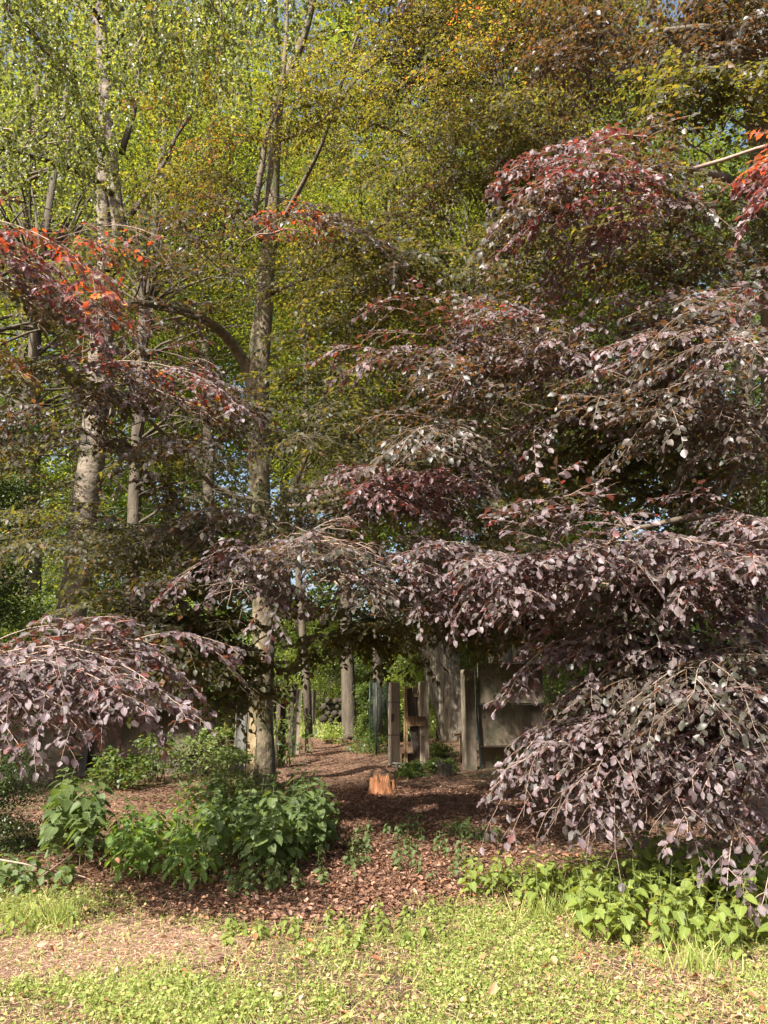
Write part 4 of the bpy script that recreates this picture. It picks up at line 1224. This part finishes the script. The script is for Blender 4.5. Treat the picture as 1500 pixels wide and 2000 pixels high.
patch(80, [(395, 1716), (520, 1722), (640, 1690), (655, 1650), (600, 1625), (480, 1620), (400, 1650)], (.42, .8), .13, 'nettle', 'dark nettles in front of the grey beech', '@dark green nettle in the shaded clump in front of the grey beech')
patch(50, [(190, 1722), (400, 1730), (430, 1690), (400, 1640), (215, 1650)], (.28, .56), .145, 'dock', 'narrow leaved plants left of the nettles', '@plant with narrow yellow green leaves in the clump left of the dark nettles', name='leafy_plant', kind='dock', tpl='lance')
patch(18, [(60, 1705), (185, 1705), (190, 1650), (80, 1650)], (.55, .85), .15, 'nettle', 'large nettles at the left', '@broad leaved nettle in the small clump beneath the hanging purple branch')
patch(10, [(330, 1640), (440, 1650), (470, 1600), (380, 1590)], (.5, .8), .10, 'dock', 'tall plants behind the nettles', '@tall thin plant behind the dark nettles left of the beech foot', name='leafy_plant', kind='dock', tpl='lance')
patch(125, [(1030, 1790), (1150, 1855), (1300, 1868), (1480, 1875), (1580, 1880), (1580, 1760), (1440, 1735), (1180, 1740), (1060, 1750)], (.24, .46), .095, 'nettle_sunlit', 'sunlit nettles on the right', '@light green nettle in the sunlit bed under the right hand purple branches')
patch(24, [(1240, 1760), (1600, 1780), (1600, 1700), (1240, 1710)], (.35, .55), .10, 'nettle_sunlit', 'nettles behind the sunlit bed', '@taller nettle at the shaded back of the bed under the right hand branches')
patch(26, [(890, 1760), (1050, 1790), (1080, 1745), (1010, 1715), (900, 1735)], (.14, .28), .075, 'nettle_sunlit', 'low plants left of the nettle bed', '@low light green plant at the left end of the sunlit nettle bed', name='leafy_plant')
patch(26, [(-80, 1760), (120, 1750), (150, 1715), (-80, 1710)], (.16, .3), .085, 'nettle', 'round leaved plants at the left edge', '@round leaved plant in the low clump at the left edge', name='leafy_plant', tpl='round')
patch(20, [(440, 1745), (640, 1730), (640, 1695), (430, 1715)], (.1, .22), .06, 'nettle', 'small plants before the dark nettles', '@small plant along the front of the dark nettle clump', name='leafy_plant', tpl='round')
patch(50, [(660, 1740), (930, 1730), (920, 1620), (690, 1630)], (.08, .26), .06, 'nettle', 'seedlings on the path', '@small nettle seedling on the bare leaf litter before the stump', name='nettle_seedling')
patch(30, [(420, 1850), (900, 1870), (900, 1800), (700, 1790), (430, 1810)], (.07, .16), .05, 'nettle_sunlit', 'low plants in the foreground', '@low bright plant at the edge where grass meets the leaf litter', name='nettle_seedling')
patch(14, [(0, 1830), (150, 1810), (150, 1770), (0, 1780)], (.1, .2), .07, 'nettle_sunlit', 'bright plants at the left', '@bright low plant at the left edge above the dry dirt patch', name='leafy_plant', kind='dock', tpl='lance')
patch(22, [(780, 1590), (900, 1600), (1040, 1640), (960, 1660)], (.06, .14), .055, 'nettle', 'sprigs on the path', '@tiny green sprig on the leaf litter right of the stump', name='nettle_seedling')

# ------------------------------------------------------------------ grass, ground cover, fallen leaves
G = np.random.default_rng(99)


def scatter(n, x0_, x1_, y0_, y1_, dens):
    x, y = G.uniform(x0_, x1_, n), y0_ + (y1_ - y0_) * G.random(n) ** 1.25
    k = G.random(n) < dens(x, y)
    x, y = x[k], y[k]
    return np.stack([x, y, gz(x, y)], 1)


dirt = lambda x, y: np.clip(1.25 - (((x + 2.0) / 1.25) ** 2 + ((y - 5.35) / .66) ** 2), 0, 1) * np.clip(fbm(x, y, 3, 7) * 2.4, 0, 1)
dry = lambda x, y: .75 * np.clip((x - .3) / 1.2, 0, 1) * np.clip((5.2 - y) / .5, 0, 1)
edge = lambda x, y: np.clip((6.15 + .25 * np.sin(x * 2.2) + np.clip(x - .7, 0, 2) * .35 + np.clip(-x - 1.6, 0, 1.5) * .7 - y) / .7, 0, 1)
cov = lambda x, y: edge(x, y) * (1 - .93 * dirt(x, y)) * (1 - .62 * dry(x, y)) * np.clip((fbm(x, y, 2.3) - .37) * 5.5, .12, 1)

P = scatter(190000, -3.6, 3.8, 3.7, 7.6, cov)
n = len(P)
D = G.normal(0, 1, (n, 3)) * (1, 1, .25)
h = G.random(n) ** 1.6 * .055
lv = Leaves()
sz = .007 + .018 * G.random(n) ** 1.6
lv.add(P + UP * h[:, None], D, UP + G.normal(0, .45, (n, 3)), sz, sz * G.uniform(.7, 1.0, n), .1)
tag(lv.build('ground_cover', M['cover'], 'round'), kind='stuff')

P = scatter(120000, -3.6, 3.8, 3.7, 7.4, lambda x, y: cov(x, y) * .75 + .12 * edge(x, y))
n = len(P)
D = UP * G.uniform(.25, 1, (n, 1)) + G.normal(0, .6, (n, 3)) * (1, 1, .1)
lv = Leaves()
lv.add(P - UP * .005, D, G.normal(0, 1, (n, 3)), G.uniform(.03, .11, n), G.uniform(.0025, .005, n), G.uniform(0, .5, n))
# coarser tufts beside the nettle bed
for c in [on_ground(1095, 1745), on_ground(1120, 1790), on_ground(1060, 1800), on_ground(1360, 1900), on_ground(60, 1790), on_ground(110, 1800)]:
    m = 150
    pp = c + G.normal(0, .09, (m, 3)) * (1, 1, 0)
    lv.add(pp, UP * G.uniform(.5, 1, (m, 1)) + G.normal(0, .35, (m, 3)), G.normal(0, 1, (m, 3)), G.uniform(.1, .24, m), G.uniform(.004, .007, m), G.uniform(.1, .6, m))
tag(lv.build('grass', M['blade'], 'blade'), kind='stuff')

P = scatter(150000, -3.8, 3.8, 3.7, 7.0, lambda x, y: np.clip(dirt(x, y) * .9 + dry(x, y) * .8 + .35 * edge(x, y), 0, 1))
n = len(P)
D = G.normal(0, 1, (n, 3)) * (1, 1, .14)
lv = Leaves()
lv.add(P + UP * (G.random((n, 1)) * .015 + .003), D, UP + G.normal(0, .5, (n, 3)), G.uniform(.012, .06, n), G.uniform(.002, .0045, n), G.uniform(-.2, .3, n))
tag(lv.build('dry_straw', M['straw'], 'blade'), kind='stuff')

on_path = lambda x, y: np.clip((pw(y) * 1.35 - np.abs(x - pc(y))) / .6, 0, 1)
P = np.concatenate([scatter(100000, -5, 4.6, 6.0, 13, lambda x, y: .25 + .75 * on_path(x, y)), scatter(30000, -7, 5, 12, 27, lambda x, y: .12 + .8 * on_path(x, y)),
                    scatter(9000, -3.8, 3.8, 5.6, 7.6, lambda x, y: np.clip(.9 - edge(x, y), .05, 1))])
n = len(P)
lv = Leaves()
sz = .014 + .042 * G.random(n) ** 1.3
lv.add(P + UP * (G.random((n, 1)) * .02 + .006), G.normal(0, 1, (n, 3)) * (1, 1, .22), UP + G.normal(0, .42, (n, 3)), sz, sz * G.uniform(.4, .7, n), G.uniform(-.3, .4, n))
tag(lv.build('leaf_litter', M['litter'], 'dead'), kind='stuff')

P = scatter(16000, -3.8, 3.8, 3.7, 8.0, lambda x, y: np.clip(.07 + .42 * dry(x, y) + .10 * edge(x, y) * (fbm(x, y, 1.7, 3) > .48) + .28 * np.clip(.8 - edge(x, y), 0, 1) * (fbm(x, y, 1.7, 3) > .5), 0, 1))
n = len(P)
lv = Leaves()
sz = .018 + .06 * G.random(n) ** 2.6
lv.add(P + UP * (G.random((n, 1)) * .03 + .012), G.normal(0, 1, (n, 3)) * (1, 1, .3), UP + G.normal(0, .4, (n, 3)), sz, sz * G.uniform(.4, .72, n), G.uniform(-.3, .5, n))
tag(lv.build('fallen_leaves', M['litter_light'], 'dead'), kind='stuff')

# meadow grass in the sunny opening
P = np.stack([G.uniform(-9, 3, 20000), G.uniform(25.2, 44, 20000), np.zeros(20000)], 1)
lv = Leaves()
n = len(P)
lv.add(P, UP + G.normal(0, .3, (n, 3)), G.normal(0, 1, (n, 3)), G.uniform(.2, .5, n), G.uniform(.02, .05, n), .2)
tag(lv.build('meadow_grass', M['blade'], 'blade'), kind='stuff')

# fallen sticks in the bottom left
for i, (a, b, c, r, lb) in enumerate([((-40, 1672, .28), (60, 1690, .3), (110, 1705, .16), .008, 'thin bare fallen branch lying across the plants at the left edge'),
                                     ((80, 1712, .1), (110, 1690, .2), (140, 1668, .32), .004, 'pale forked twig leaning on the round leaved plants'), ((140, 1706, .06), (170, 1715, .1), (188, 1728, .05), .005, 'short grey stick below the large nettles')]):
    pts = []
    for px, py, z in (a, b, c):
        v = (1000 - py) / FPX; u = (px - 750) / FPX
        kk = (z - CAM_Z) / (v * _ct + _st)
        pts.append((u * kk, (_ct - v * _st) * kk, z))
    t = thing('fallen_branch', lb, 'branch', (*pts[0][:2], 0))
    w = Wood(); w.tube(smooth_path(np.array(pts), 8), np.linspace(r, r * .5, 8), 6, True, .1, G)
    w.build('stick', M['twig'], t, t.location)
